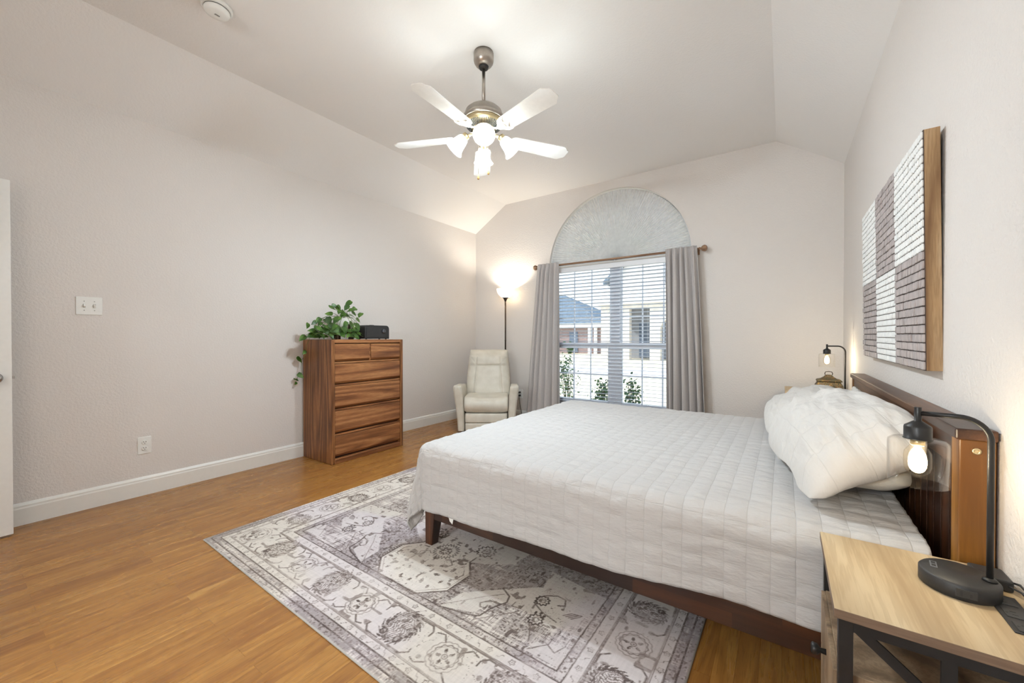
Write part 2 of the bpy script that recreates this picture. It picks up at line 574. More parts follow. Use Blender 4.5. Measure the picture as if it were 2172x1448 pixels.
# ------------------------------------------------------------------ the room shell
XL, XR, YB, YF = -3.839, 0.443, 4.628, -0.62
H, HH, XL2, XR2 = 2.710, 3.050, -3.2825, -0.0673
TH = 0.14
bm = B(); box(bm, XL - TH, XR + TH, YF - TH, YB + TH, -0.12, 0.0)
o = obj('floor', bm, M['floor']); tag(o, kind='structure')
# wall with arched window opening (profile in X,Z extruded along Y)
WX0, WX1, WZ0, WZS = -2.567, -0.827, 0.27, 2.085
WC = (WX0 + WX1) / 2; WR = (WX1 - WX0) / 2
arch = [(WC + WR * math.cos(a), WZS + WR * math.sin(a) * 0.985) for a in [PI * i / 48 for i in range(49)]]
def wall_with_hole(bm, y0, y1):
    """wall polygon split left and right of the window centre line so that every face stays simple"""
    top = HH
    right = [(WC, 0), (XR, 0), (XR, H), (XR2, HH), (WC, HH)] + list(reversed(arch[:25])) + [(WX1, WZ0), (WC, WZ0)]
    left = [(XL, 0), (WC, 0), (WC, WZ0), (WX0, WZ0)] + list(reversed(arch[24:])) + [(WC, HH), (XL2, HH), (XL, H)]
    prism(bm, right, 1, y0, y1)
    prism(bm, left, 1, y0, y1)
bm = B(); wall_with_hole(bm, YB, YB + TH)
o = obj('wall_back', bm, M['wall']); tag(o, kind='structure')
bm = B(); box(bm, XL - TH, XL, YF - TH, YB + TH, 0, H + 0.02)
tag(obj('wall_left', bm, M['wall']), kind='structure')
bm = B(); box(bm, XR, XR + TH, YF - TH, YB + TH, 0, H + 0.02)
tag(obj('wall_right', bm, M['wall']), kind='structure')
# wall behind the camera: the doorway that the open door belongs to with a short unseen hall added for fill light,
# and a wide opening made up to let in fill from an unseen bathroom
HX0, HX1, HZ, HY = -3.66, -2.78, 2.06, -2.60
bm = B()
prism(bm, [(HX1, 0), (-2.05, 0), (-2.05, 2.70), (-0.25, 2.70), (-0.25, 0), (XR, 0), (XR, H), (XR2, HH), (XL2, HH), (XL, H), (XL, HZ), (HX1, HZ)], 1, YF - TH, YF)
box(bm, XL, HX0, YF - TH, YF, 0, HZ)
tag(obj('wall_front', bm, M['wall']), kind='structure')
bm = B(); box(bm, XL - TH, XR + TH, HY, YF - TH, -0.12, 0.0)  # unseen shell added around the fill lamps
tag(obj('floor_hall', bm, M['floor']), kind='structure')
bm = B(); box(bm, XL - TH, XR + TH, HY, YF - TH, 2.45, 2.55)
tag(obj('ceiling_hall', bm, M['ceil']), kind='structure')
bm = B(); box(bm, XL - TH, XL, HY, YF - TH, 0, 2.45); box(bm, -2.4, -2.3, HY, YF - TH, 0, 2.45); box(bm, XL, -2.4, HY, HY + 0.1, 0, 2.45); box(bm, -2.3, XR, HY, HY + 0.1, 0, 2.45); box(bm, XR, XR + TH, HY, YF - TH, 0, 2.45)
tag(obj('wall_hall', bm, M['wall']), kind='structure')
bm = B()
prism(bm, [(XL, H), (XL2, HH), (XR2, HH), (XR, H), (XR + TH, H), (XR + TH, HH + TH), (XL - TH, HH + TH), (XL - TH, H)], 1, YF - TH, YB + TH)
tag(obj('ceiling', bm, M['ceil']), kind='structure')

def baseboard(name, along, a0, a1, wallpos, sgn):
    prof = [(0, 0), (0.016, 0), (0.016, 0.100), (0.013, 0.108), (0.013, 0.118), (0.006, 0.130), (0, 0.134)]
    bm = B()
    if along == 'Y':
        pts = [(wallpos + sgn * p[0], p[1]) for p in prof]
        prism(bm, pts, 1, a0, a1)
    else:
        pts = [(wallpos + sgn * p[0], p[1]) for p in prof]
        prism(bm, pts, 0, a0, a1)
    tag(obj(name, bm, M['trim']), kind='structure')
baseboard('baseboard_left', 'Y', YF, YB, XL, 1)
baseboard('baseboard_right', 'Y', YF, YB, XR, -1)
baseboard('baseboard_back', 'X', XL + 0.016, XR - 0.016, YB, -1)
baseboard('baseboard_front', 'X', XL + 0.016, XR - 0.016, YF, 1)

# ------------------------------------------------------------------ window
wroot = thing('window_1', 'arched double window with white grilles behind the blind', 'window', (0, 0, 0)); tag(wroot, kind='structure')
FY0, FY1 = YB + 0.085, YB + 0.125
bm = B()
fw = 0.045
box(bm, WX0, WX1, FY0, FY1, WZ0, WZ0 + fw)
box(bm, WX0, WX1, FY0, FY1, WZS - fw / 2, WZS + fw / 2)
box(bm, WX0, WX0 + fw, FY0, FY1, WZ0 + fw, WZS - fw / 2)
box(bm, WX1 - fw, WX1, FY0, FY1, WZ0 + fw, WZS - fw / 2)
box(bm, WC - 0.055, WC + 0.055, FY0 - 0.01, FY1, WZ0 + fw, WZS - fw / 2)
pts = [(WC + (WR - fw / 2) * math.cos(a), (FY0 + FY1) / 2, WZS + (WR - fw / 2) * 0.985 * math.sin(a)) for a in [PI * i / 40 for i in range(41)]]
tube(bm, pts, fw / 2, 8)
obj('window_frame', bm, M['vinyl'], wroot)
for si, (a, b) in enumerate(((WX0 + fw, WC - 0.055), (WC + 0.055, WX1 - fw))):
    for nm, z0, z1, rows, y0, y1, st in (('upper_sash', 1.045, WZS - fw / 2, 3, FY0 + 0.015, FY1 - 0.005, 0.024),
                                         ('lower_sash', WZ0 + fw, 1.085, 2, FY0 - 0.012, FY0 + 0.014, 0.036)):
        bm = B()
        box(bm, a, a + st, y0, y1, z0, z1); box(bm, b - st, b, y0, y1, z0, z1)
        box(bm, a + st, b - st, y0, y1, z0, z0 + 0.04); tr_ = 0.034 if rows == 3 else 0.072
        box(bm, a + st, b - st, y0, y1, z1 - tr_, z1)
        s = obj(nm, bm, M['vinyl'], wroot)
        bm = B()
        ym = (y0 + y1) / 2
        ia, ib, ja, jb = a + st, b - st, z0 + 0.04, z1 - tr_
        for k in (1, 2):
            x = ia + (ib - ia) * k / 3; box(bm, x - 0.008, x + 0.008, ym - 0.004, ym + 0.004, ja, jb)
        for k in range(1, rows):
            z = ja + (jb - ja) * k / rows; box(bm, ia, ib, ym - 0.005, ym + 0.005, z - 0.008, z + 0.008)
        obj('grille', bm, M['vinyl'], s)
        bm = B(); box(bm, ia - 0.005, ib + 0.005, ym + 0.006, ym + 0.009, ja - 0.005, jb + 0.005)
        obj('pane', bm, M['window_glass'] if 'window_glass' in M else thin_glass('window_glass', (1, 1, 1, 1), 0.25), s)
bm = B(); prism(bm, [(x, z) for x, z in [(WC + (WR - fw) * math.cos(PI * i / 40), WZS + 0.02 + (WR - fw) * 0.95 * math.sin(PI * i / 40)) for i in range(41)]], 1, FY0 + 0.02, FY0 + 0.023)
obj('arch_pane', bm, thin_glass('arch_glass', (1, 1, 1, 1), 0.25), wroot)
bm = B(); box(bm, WX0 - 0.03, WX1 + 0.03, YB - 0.03, FY0, WZ0 - 0.03, WZ0)
obj('window_sill', bm, M['trim'], wroot, bevel=0.006)

# pleated fan shade in the arch
def pleat_mat():
    t = NT('pleated_paper')
    t.pbsdf(srgb(226, 226, 224), 0.9, 0, 0.15)
    v = t.coord(); t.l(t.ramp(t.noise(v, 30, 2), [(0.3, srgb(220, 220, 218)), (0.7, srgb(231, 231, 229))]), t.b.inputs['Base Color'])
    tl = t.n('ShaderNodeBsdfTranslucent'); tl.inputs[0].default_value = (0.75, 0.76, 0.78, 1)
    mx = t.n('ShaderNodeMixShader'); mx.inputs[0].default_value = 0.07
    t.l(t.b.outputs[0], mx.inputs[1]); t.l(tl.outputs[0], mx.inputs[2]); t.l(mx.outputs[0], t.out.inputs[0])
    return t.m
M['pleat'] = pleat_mat()
shade = thing('arch_shade', 'pale grey pleated fan shade filling the arched top of the window', 'blind', (WC, YB + 0.05, WZS))
NP = 84
th = np.linspace(0, PI, NP * 2 + 1)
rr = np.linspace(0.012, 1.0, 14)
T2, R2 = np.meshgrid(th, rr, indexing='ij')
zig = (np.arange(NP * 2 + 1) % 2)[:, None] * np.ones_like(R2)
rad = (WR - 0.012) * R2
amp = 0.003 + 0.013 * R2
P = np.stack([rad * np.cos(T2), -amp * zig - 0.010 * np.sin(PI * np.clip(R2, 0, 1)), rad * np.sin(T2) * 0.985 + 0.03 * (1 - R2) * 0], -1)
me = grid_mesh('pleats', P)
for p in me.polygons: p.use_smooth = False
o = link('pleats', me, M['pleat'], shade)
bm = B(); box(bm, -WR + 0.012, WR - 0.012, -0.016, 0.006, -0.022, -0.004)
obj('bottom_rail', bm, M['white_plastic'], shade)

# venetian blind
bl = thing('venetian_blind', 'white wide slat venetian blind lowered and open over the window', 'blind', (WC, YB + 0.048, 0))
BW = WR - 0.02
bm = B(); box(bm, -BW, BW, -0.03, 0.025, 1.995, 2.058)
obj('headrail', bm, M['vinyl'], bl, bevel=0.004)
slatm = NT('backlit_slat')
slatm.pbsdf(srgb(198, 207, 220), 0.5, 0, 0.3)  # white slats toned down and blued: backlit shade put into the colour
bm = B()
NS = 39
for k in range(NS):
    z = 0.325 + k * 0.0432
    Mx = Matrix.Translation((0, 0, z)) @ Matrix.Rotation(R(-6), 4, 'X')
    box(bm, -BW, BW, -0.024, 0.024, -0.0020, 0.0020, Mx)
obj('slats', bm, slatm.m, bl)
bm = B(); box(bm, -BW, BW, -0.024, 0.024, 0.285, 0.303)
obj('bottom_rail', bm, M['vinyl'], bl, bevel=0.003)
bm = B()
for x in (-0.74, -0.36, -0.08, 0.08, 0.40, 0.74):
    for y in (-0.025, 0.025):
        tube(bm, [(x, y, 0.30), (x, y, 2.0)], 0.0009, 5)
obj('ladder_cords', bm, M['white_plastic'], bl)

# curtain rod
RY, RZ = YB - 0.085, 2.080
rod = thing('curtain_rod', 'light wooden curtain rod with round knob ends over the window', 'curtain rod', (WC, RY, RZ))
bm = B(); tube(bm, [(-0.995, 0, 0), (0.965, 0, 0)], 0.0125, 16)
obj('pole', bm, M['rod'], rod)
for x, s in ((-1.0, -1), (0.97, 1)):
    bm = B(); Mx = Matrix.Translation((x, 0, 0)) @ Matrix.Rotation(R(90) * s, 4, 'Y')
    lathe(bm, [(0.009, -0.012), (0.016, -0.008), (0.016, 0), (0.010, 0.006), (0.010, 0.010), (0.024, 0.018), (0.033, 0.034), (0.034, 0.048), (0.026, 0.062), (0.012, 0.070)], 20, Mx)
    obj('finial', bm, M['rod'], rod)
    bm = B(); bx = x - s * 0.03
    box(bm, bx - 0.008, bx + 0.008, -0.012, 0.085, -0.02, -0.0125); box(bm, bx - 0.014, bx + 0.014, 0.077, 0.0849, -0.05, 0.02)
    obj('bracket', bm, M['rod'], rod, bevel=0.002)

# curtains
def curtain(name, label, xt0, xt1, xb0, xb1, folds, seed, zb=0.03):
    nu, nv = 260, 60
    u = np.linspace(0, 1, nu); v = np.linspace(0, 1, nv)
    U, V = np.meshgrid(u, v, indexing='ij')
    rg = np.random.RandomState(seed)
    # fold phase is uneven along the width
    ph = np.cumsum(0.6 + rg.rand(nu) * 0.8); ph = ph / ph[-1]
    ph = ph + 0.015 * np.sin(2 * PI * 2.3 * u + seed)
    PH = ph[:, None] + 0.035 * V * np.sin(3.1 * U * PI + seed)
    amp = 0.022 + 0.030 * V ** 0.8
    amp = amp * (0.65 + 0.7 * vnoise(U * folds * 0.7, V * 1.2, seed))
    y = -amp * 1.2 * (2 * np.abs(np.sin(PI * folds * PH)) ** 0.75 - 1) + 0.010 * np.sin(2 * PI * folds * 2.1 * PH + 1.0) * (1 - V)
    y = y * np.where(U < 0.12, 0.6, 1.0) 
    x0 = xt0 + (xb0 - xt0) * V ** 0.9; x1 = xt1 + (xb1 - xt1) * V ** 0.9
    x = x0 + (x1 - x0) * U + 0.35 * amp * np.cos(2 * PI * folds * PH) * np.sin(PI * U)
    ztop = RZ + 0.030
    z = ztop + (zb - ztop) * V
    wrap = np.exp(-((z - RZ) / 0.03) ** 2)
    y = y * (1 - 0.62 * wrap) + 0.004 * (vnoise(U * 40, V * 9, seed + 5) - 0.5)
    P = np.stack([x, RY - 0.030 + y * 0.9 - 0.004 * V, z], -1)
    P[..., 1] = np.minimum(P[..., 1], YB - 0.045)
    me = grid_mesh(name, P)
    o = link(name, me, M['curtain'])
    md = o.modifiers.new('solid', 'SOLIDIFY'); md.thickness = 0.003; md.offset = 0
    o['label'] = label
    return o
tag(curtain('curtain', 'grey linen curtain panel left of the window beside the floor lamp', -2.690, -2.372, -2.875, -2.372, 5.2, 3), cat='curtain', group='grey curtain panels')
tag(curtain('curtain', 'grey linen curtain panel right of the window, nearer the bed head', -1.068, -0.752, -1.045, -0.650, 5.2, 11), cat='curtain', group='grey curtain panels')

# ------------------------------------------------------------------ door at the left edge
DX = -3.656
dr = thing('door_1', 'white door standing open at the left edge near the camera', 'door', (DX, 0.247, 0)); tag(dr, kind='structure')
bm = B(); box(bm, -0.035, 0, -0.81, 0, 0.012, 2.045)
for z0, z1 in ((0.14, 0.72), (0.86, 1.50), (1.62, 1.92)):
    for y0, y1 in ((-0.70, -0.44), (-0.37, -0.11)):
        box(bm, 0.0, 0.004, y0 + 0.03, y1 - 0.03, z0 + 0.03, z1 - 0.03)
obj('slab', bm, M['door'], dr, bevel=0.003)
bm = B()
for s in (1, -1):
    Mx = Matrix.Translation((0.0 if s > 0 else -0.035, -0.062, 0.914)) @ Matrix.Rotation(R(90) * s, 4, 'Y')
    lathe(bm, [(0.031, 0.0), (0.031, 0.006), (0.012, 0.010), (0.011, 0.028), (0.022, 0.036), (0.027, 0.048), (0.025, 0.060), (0.012, 0.066)], 24, Mx)
obj('knob', bm, M['chrome'], dr)
bm = B(); box(bm, -0.0256, -0.010, -0.003, 0.0008, 0.886, 0.942); hexa(bm, [(-0.024, 0, 0.907), (-0.012, 0, 0.907), (-0.012, 0.011, 0.907), (-0.024, 0.004, 0.907), (-0.024, 0, 0.921), (-0.012, 0, 0.921), (-0.012, 0.011, 0.921), (-0.024, 0.004, 0.921)])
obj('latch', bm, M['chrome'], dr)
bm = B()
for z in (0.25, 1.05, 1.85):
    box(bm, -0.036, 0.003, -0.824, -0.8101, z - 0.045, z + 0.045)
obj('hinge', bm, M['chrome'], dr)

# ------------------------------------------------------------------ wall plates
sp = thing('light_switch', 'white double light switch plate on the left wall', 'switch', (XL, 0.584, 1.356))
bm = B(); box(bm, 0, 0.006, -0.062, 0.062, -0.060, 0.060)
obj('cover_plate', bm, M['white_plastic'], sp, bevel=0.003)
for y in (-0.024, 0.024):
    bm = B(); Mx = Matrix.Translation((0.006, y, 0)) @ Matrix.Rotation(R(-24 if y < 0 else 24), 4, 'Y')
    box(bm, -0.004, 0.012, -0.0045, 0.0045, -0.009, 0.009, Mx)
    obj('toggle', bm, M['white_plastic'], sp, bevel=0.001)
M['screw'] = plain('screw_grey', srgb(170, 168, 164), 0.4, 0.3)
for y in (-0.024, 0.024):
    for z in (-0.03, 0.03):
        bm = B(); lathe(bm, [(0.0032, 0), (0.0032, 0.0012)], 10, Matrix.Translation((0.006, y, z)) @ Matrix.Rotation(R(90), 4, 'Y'))
        obj('screw', bm, M['screw'], sp)
    bm = B(); box(bm, 0.0058, 0.0064, y - 0.0062, y + 0.0062, -0.0125, 0.0125)
    obj('toggle_slot', bm, M['screw'], sp)

def outlet(label, loc, rz, plugs):
    o = thing('wall_outlet', label, 'outlet', loc, rz)
    bm = B(); box(bm, 0, 0.006, -0.038, 0.038, -0.062, 0.062)
    obj('cover_plate', bm, M['white_plastic'], o, bevel=0.003)
    for z in (0.0215, -0.0215):
        bm = B(); lathe(bm, [(0.0165, 0), (0.0165, 0.0095), (0.015, 0.0105)], 24, Matrix.Translation((0, 0, z)) @ Matrix.Rotation(R(90), 4, 'Y'))
        s = obj('socket', bm, M['white_plastic'], o)
        bm = B()
        for y in (-0.0065, 0.0065): box(bm, 0.0104, 0.0109, y - 0.0013, y + 0.0013, z + 0.001, z + 0.009)
        lathe(bm, [(0.0026, 0), (0.0026, 0.0005)], 10, Matrix.Translation((0.0104, 0, z - 0.006)) @ Matrix.Rotation(R(90), 4, 'Y'))
        obj('slots', bm, M['dark_slot'], s)
    return o
outlet('white outlet with empty sockets low on the left wall', (XL, 0.856, 0.361), 0, False)
ox = -3.030
outlet('white outlet behind the recliner with two black plugs in it', (ox, YB, 0.365), R(-90), True)
# added fill lamp in the unseen hall, brightens the near side of the bed
hl = thing('added_hall_light', 'added unseen round white fill lamp in the hall behind the camera', 'lamp', (-3.05, -1.55, 2.45))
bm = B(); lathe(bm, [(0.15, 0.0), (0.15, -0.02), (0.14, -0.025)], 32)
obj('base', bm, M['white_plastic'], hl)
bm = B(); lathe(bm, [(0.138, -0.025), (0.130, -0.055), (0.090, -0.090), (0.002, -0.105)], 32, None, False, False)
obj('glass_shade', bm, frosted('fill_lamp_glass', (1, 1, 1, 1), 1.0, 0.3), hl)
light('hall_fill_light', 'POINT', (-3.05, -1.55, 2.39), 90.0, (0.87, 0.94, 1.0), shadow_soft_size=0.05)

vl = thing('added_vanity_light', 'added unseen white fill lamp, vanity shaped, behind the camera', 'lamp', (-1.15, HY + 0.13, 1.80))  # made-up bathroom lamp, added to fill the quilt's near side
bm = B(); box(bm, -0.42, 0.42, 0.0, 0.03, -0.05, 0.05)
obj('base', bm, M['white_plastic'], vl, bevel=0.005)
for k in (-0.30, 0.0, 0.30):
    bm = B(); lathe(bm, [(0.04, -0.02), (0.062, 0.02), (0.068, 0.08), (0.060, 0.13), (0.03, 0.15)], 24, Matrix.Translation((k, 0.11, 0)), False, False)
    obj('glass_shade', bm, bpy.data.materials['fill_lamp_glass'], vl)
    light('vanity_fill_light', 'POINT', (-1.15 + k, HY + 0.24, 1.87), 150.0, (0.80, 0.915, 1.0), shadow_soft_size=0.05)

# smoke detector
sd = thing('smoke_detector', 'round white smoke detector on the ceiling near the top edge', 'smoke detector', (-2.70, 0.93, HH))
bm = B(); lathe(bm, [(0.076, 0.0), (0.076, -0.014), (0.072, -0.020), (0.064, -0.020)], 40, None)
obj('base', bm, M['white_plastic'], sd)
bm = B(); lathe(bm, [(0.0625, -0.0195), (0.0625, -0.030), (0.058, -0.042), (0.046, -0.050), (0.020, -0.053)], 40, None)
obj('cover', bm, M['white_plastic'], sd)
bm = B(); lathe(bm, [(0.0632, -0.0205), (0.0632, -0.0235)], 40, None, False, False)
for k in range(5): box(bm, 0.0, 0.010, -0.012 + k * 0.005, -0.010 + k * 0.005, -0.0545, -0.0525)
obj('vent_slits', bm, M['dark_slot'], sd)

# ------------------------------------------------------------------ rug
def rug():
    hx, hy = 1.2145, 1.525
    xs = np.arange(-hx, hx + 1e-6, 0.0032)
    ys = np.concatenate([np.arange(-hy, -hy + 1.06, 0.0032), np.arange(-hy + 1.06, -hy + 1.8, 0.006), np.arange(-hy + 1.8, hy, 0.018), [hy]])
    X, Y = np.meshgrid(xs, ys, indexing='ij')
    ax = np.abs(X); ay = np.abs(Y)
    dx = hx - ax; dy = hy - ay
    d = np.minimum(dx, dy)
    al = np.where(dy < dx, X, Y)           # coordinate along the border
    ink = np.zeros_like(X)
    def put(v, s=1.0):
        nonlocal ink
        ink = np.maximum(ink, v * s)
    def band(f, c, w):                       # soft line where f == c
        return 1 - sstep(w * 0.5, w * 0.5 + 0.0028, np.abs(f - c))
    jig = 0.0025 * (fbm(X * 60, Y * 60, 3, 2) - 0.5)
    dj = d + jig
    base = np.full(X.shape, 0.885)           # lightness 0..1
    n_big = fbm(X * 3.2, Y * 3.2, 11, 4)
    n_weave = 0.5 * fbm(X * 14, Y * 220, 21, 3) + 0.5 * fbm(X * 220, Y * 14, 31, 3)
    n_fine = fbm(X * 130, Y * 130, 41, 3)
    def grey(mask, lvl, worn=0.5):
        nonlocal base
        g = lvl + 0.30 * worn * sstep(0.42, 0.64, 0.5 * n_big + 0.5 * n_weave) 
        base = base * (1 - mask) + mask * np.minimum(g, 0.9)
    # border bands
    grey(((d > 0.006) & (d < 0.064)).astype(float), 0.70, 0.7)
    grey(((d > 0.337) & (d < 0.371)).astype(float), 0.70, 0.5)
    put(band(dj, 0.031, 0.004) * (0.4 + 0.6 * sstep(0.4, 0.55, n_weave)), 0.75)
    put(band(dj, 0.0655, 0.0026), 0.85)
    put(band(dj, 0.1005, 0.0016), 0.55); put(band(dj, 0.106, 0.0022), 0.35)
    put(band(dj, 0.284, 0.0030), 0.6); put(band(dj, 0.290, 0.0014), 0.6)
    put(band(dj, 0.3365, 0.0022), 0.85); put(band(dj, 0.3715, 0.0026), 0.95)
    spk = sstep(0.60, 0.68, n_fine)
    put(spk * ((d > 0.337) & (d < 0.371)), 0.55); put(spk * ((d > 0.006) & (d < 0.064)), 0.45)
    # guard bands: small alternating flowers and slanted leaves
    for dc, per in ((0.083, 0.043), (0.3135, 0.050)):
        k = np.round(al / per); lx = al - k * per; ly = d - dc
        rr = np.hypot(lx, ly); t = np.arctan2(ly, lx)
        even = (k.astype(int) % 2 == 0)
        fl = (1 - sstep(0.0, 0.004, np.abs(rr - 0.0095 * (1 + 0.28 * np.cos(5 * t + k))))) + (1 - sstep(0.001, 0.0035, rr))
        s = np.where(k.astype(int) % 4 == 1, 1, -1)
        lf = 1 - sstep(0.0, 0.0035, np.abs(ly - s * lx * 0.9 - 0.003 * np.sin(lx * 400))); lf = lf * (np.abs(lx) < 0.012)
        put(np.where(even, fl, lf) * (np.abs(ly) < 0.0155) * (0.35 + 0.65 * sstep(0.35, 0.6, vnoise(X * 70, Y * 70, 5))), 0.72)
    # main border motifs (mirror in both axes)
    def rosette(cx, cy, r, mode=0, rot=0.0):
        lx = ax - cx; ly = Y - cy
        rr = np.hypot(lx, ly); near = rr < r * 1.9
        t = np.arctan2(ly, lx) + rot
        put(near * band(rr, r * (1 + 0.05 * np.sin(12 * t)), 0.0020), 0.62)
        put(near * band(rr, r * 0.88, 0.001), 0.3)
        put(near * band(rr, r * (1.22 + 0.10 * np.abs(np.sin(7 * t))), 0.0014), 0.42)
        pet = (np.cos(5 * t) > 0.25) & (rr > r * 0.32) & (rr < r * (0.40 + 0.34 * np.clip(np.cos(5 * t), 0, 1)))
        put(near * pet * (0.45 + 0.55 * sstep(0.35, 0.6, n_fine)), 0.85)
        put(near * band(rr, r * 0.20, 0.0016), 0.6); put((rr < r * 0.09) * 1.0, 0.5)
        return rr
    def palmette(cx, cy, r, ang=0.0):
        lx0 = ax - cx; ly0 = Y - cy
        c, s = math.cos(ang), math.sin(ang)
        lx = c * lx0 + s * ly0; ly = -s * lx0 + c * ly0
        ly = ly * 0.86
        rr = np.hypot(lx, ly); t = np.arctan2(ly, lx); near = rr < r * 2.2
        edge = r * (1 + 0.10 * np.abs(np.sin(6.5 * t)) + 0.10 * np.sin(t))
        ser = (rr > edge * 0.72) & (rr < edge * (0.86 + 0.26 * np.abs(np.sin(9 * t + 14 * rr / r))))
        put(near * ser * (0.35 + 0.65 * sstep(0.38, 0.55, n_fine)), 0.80)
        put(near * band(rr, edge * 0.66, 0.0016) , 0.6)
        ins = (rr < edge * 0.6) & (np.abs(np.sin(lx * 260 + 2.0 * np.sin(ly * 120))) > 0.80)
        put(near * ins, 0.6)
        put(near * (rr < edge * 0.62) * sstep(0.56, 0.64, n_fine), 0.7)
        for sx in (-1, 1):
            q = np.hypot(lx - sx * r * 0.55, ly + r * 0.55)
            put(near * band(q, r * 0.17, 0.004), 0.85)
    MB = 0.195
    yb = -(hy - MB); xb = hx - MB
    for k, cx in enumerate((0.0, 0.49)):
        rosette(cx, yb, 0.052, 0, 0.4 * k)
    for cx in (0.245, 0.745):
        palmette(cx, yb, 0.070, 0.0)
    rosette(xb, yb, 0.060, 0, 0.2)
    for k, cy in enumerate((-1.09, -0.885, -0.68, -0.46, -0.24, -0.02)):
        if k % 2 == 0: palmette(xb, cy - 0.0, 0.060, PI / 2)
        else: rosette(xb, cy, 0.050, 0, 0.6)
    # zigzag vine of straight bars and hooks running through the main border
    inb = ((d > 0.108) & (d < 0.283)).astype(float)
    def seg(x0, y0, x1, y1, w=0.004, s=0.85, mask=None):
        vx, vy = x1 - x0, y1 - y0
        L2 = vx * vx + vy * vy
        t = np.clip(((ax - x0) * vx + (Y - y0) * vy) / L2, 0, 1)
        dd = np.hypot(ax - x0 - t * vx, Y - y0 - t * vy) + jig * 0.8
        v = 1 - sstep(w * 0.5, w * 0.5 + 0.0025, dd)
        if mask is not None: v = v * mask
        put(v * (0.65 + 0.35 * n_weave), s)
    def poly(pts, w=0.004, s=0.85):
        for a, b in zip(pts[:-1], pts[1:]): seg(a[0], a[1], b[0], b[1], w, s)
    def loc(px, py): return (px + 1.456, py - 2.352)
    for cx in (0.245, 0.735):
        for sx in (-1, 1):
            x0 = cx + sx * 0.115
            poly([(x0 - sx * 0.075, yb + 0.083), (x0 - sx * 0.010, yb + 0.083), (x0 + sx * 0.012, yb + 0.060), (x0 + sx * 0.012, yb + 0.036)], 0.0042)
            poly([(x0 - sx * 0.085, yb - 0.083), (x0 - sx * 0.020, yb - 0.083), (x0 + sx * 0.008, yb - 0.060), (x0 + sx * 0.004, yb - 0.045)], 0.0042)
            poly([(x0 + sx * 0.090, yb - 0.055), (x0 + sx * 0.055, yb - 0.080), (x0 + sx * 0.03, yb - 0.072)], 0.0036)
            poly([(x0 + sx * 0.088, yb + 0.050), (x0 + sx * 0.060, yb + 0.078), (x0 + sx * 0.028, yb + 0.068)], 0.0036)
    for cy in (-1.09, -0.68, -0.24):
        for sy in (-1, 1):
            y0 = cy + sy * 0.10
            poly([(xb + 0.083, y0 - sy * 0.07), (xb + 0.083, y0 - sy * 0.01), (xb + 0.060, y0 + sy * 0.012), (xb + 0.035, y0 + sy * 0.012)], 0.0042)
            poly([(xb - 0.083, y0 - sy * 0.07), (xb - 0.083, y0 - sy * 0.01), (xb - 0.055, y0 + sy * 0.014)], 0.0042)
    # scribbled tendrils and small leaves inside the main border
    w1 = fbm(X * 24, Y * 24, 71, 2); w2 = fbm(X * 24 + 9, Y * 24, 81, 2)
    put(inb * band(w1, 0.47, 0.006) * sstep(0.42, 0.52, w2), 0.55)
    cells = vnoise(X * 34, Y * 34, 91)
    put(inb * sstep(0.79, 0.84, cells) * (0.4 + 0.6 * n_fine), 0.6)
    # field
    fld = (d > 0.3735).astype(float)
    grey(fld, 0.70, 0.62)
    def inpoly(pts):
        ins = np.zeros(X.shape, bool)
        n = len(pts)
        for i in range(n):
            x0, y0 = pts[i]; x1, y1 = pts[(i + 1) % n]
            if y0 == y1: continue
            c = ((y0 > Y) != (y1 > Y)) & (ax < (x1 - x0) * (Y - y0) / (y1 - y0) + x0)
            ins ^= c
        return ins.astype(float) * fld
    def cream(mask, lvl=0.88):
        nonlocal base
        base = base * (1 - mask) + mask * lvl
    octa = [(-0.01, -1.152), (0.134, -1.152), (0.236, -1.060), (0.243, -0.915), (0.17, -0.83), (0.17, -0.4), (-0.01, -0.4)]
    band2 = [(0.283, -1.150), (0.42, -1.10), (0.455, -1.02), (0.505, -0.967), (0.60, -0.965), (0.655, -1.0), (0.72, -0.985), (0.80, -0.93), (0.82, -0.84), (0.70, -0.74), (0.56, -0.80), (0.42, -0.92), (0.30, -1.03)]
    lobe = [(0.60, -0.90), (0.62, -0.83), (0.70, -0.80), (0.80, -0.82), (0.842, -0.88), (0.842, -0.70), (0.55, -0.66)]
    corner = [(0.70, -1.14), (0.838, -1.14), (0.838, -1.05), (0.80, -1.03), (0.77, -1.07), (0.72, -1.08)]
    cream(inpoly(octa), 0.90); cream(inpoly(band2), 0.85); cream(inpoly(lobe), 0.84); cream(inpoly(corner), 0.86)
    cream(inpoly([(0.17, -0.83), (0.243, -0.80), (0.36, -0.72), (0.40, -0.45), (0.17, -0.4)]), 0.84)
    poly(octa[:5] + [(0.17, -0.78)], 0.006, 0.9)
    o2 = [(p[0] - 0.012, p[1] + 0.012) for p in octa[1:5]]
    poly(o2, 0.0018, 0.45)
    # teeth along the octagon
    for k in range(12):
        seg(0.02 + k * 0.010, -1.152, 0.018 + k * 0.010, -1.166, 0.004, 0.7)
    for k in range(9):
        seg(0.238, -1.045 + k * 0.015, 0.254, -1.038 + k * 0.015, 0.0035, 0.7)
    # sun flowers
    def sunflower(cx, cy, r, n):
        lx = ax - cx; ly = Y - cy
        rr = np.hypot(lx, ly); t = np.arctan2(ly, lx); near = rr < r * 1.7
        tri = np.abs(((t * n / (2 * PI)) % 1.0) - 0.5) * 2
        put(near * band(rr, r * (0.78 + 0.30 * tri), 0.006), 0.95)
        put(near * (rr < r * 0.6) * (sstep(0.50, 0.58, n_fine) * 0.9), 0.75)
        put(near * band(rr, r * 0.42, 0.002), 0.5)
    sunflower(0.0, -0.825, 0.066, 22)
    sunflower(0.176, -0.705, 0.050, 12)
    sunflower(0.655, -0.985, 0.030, 9)
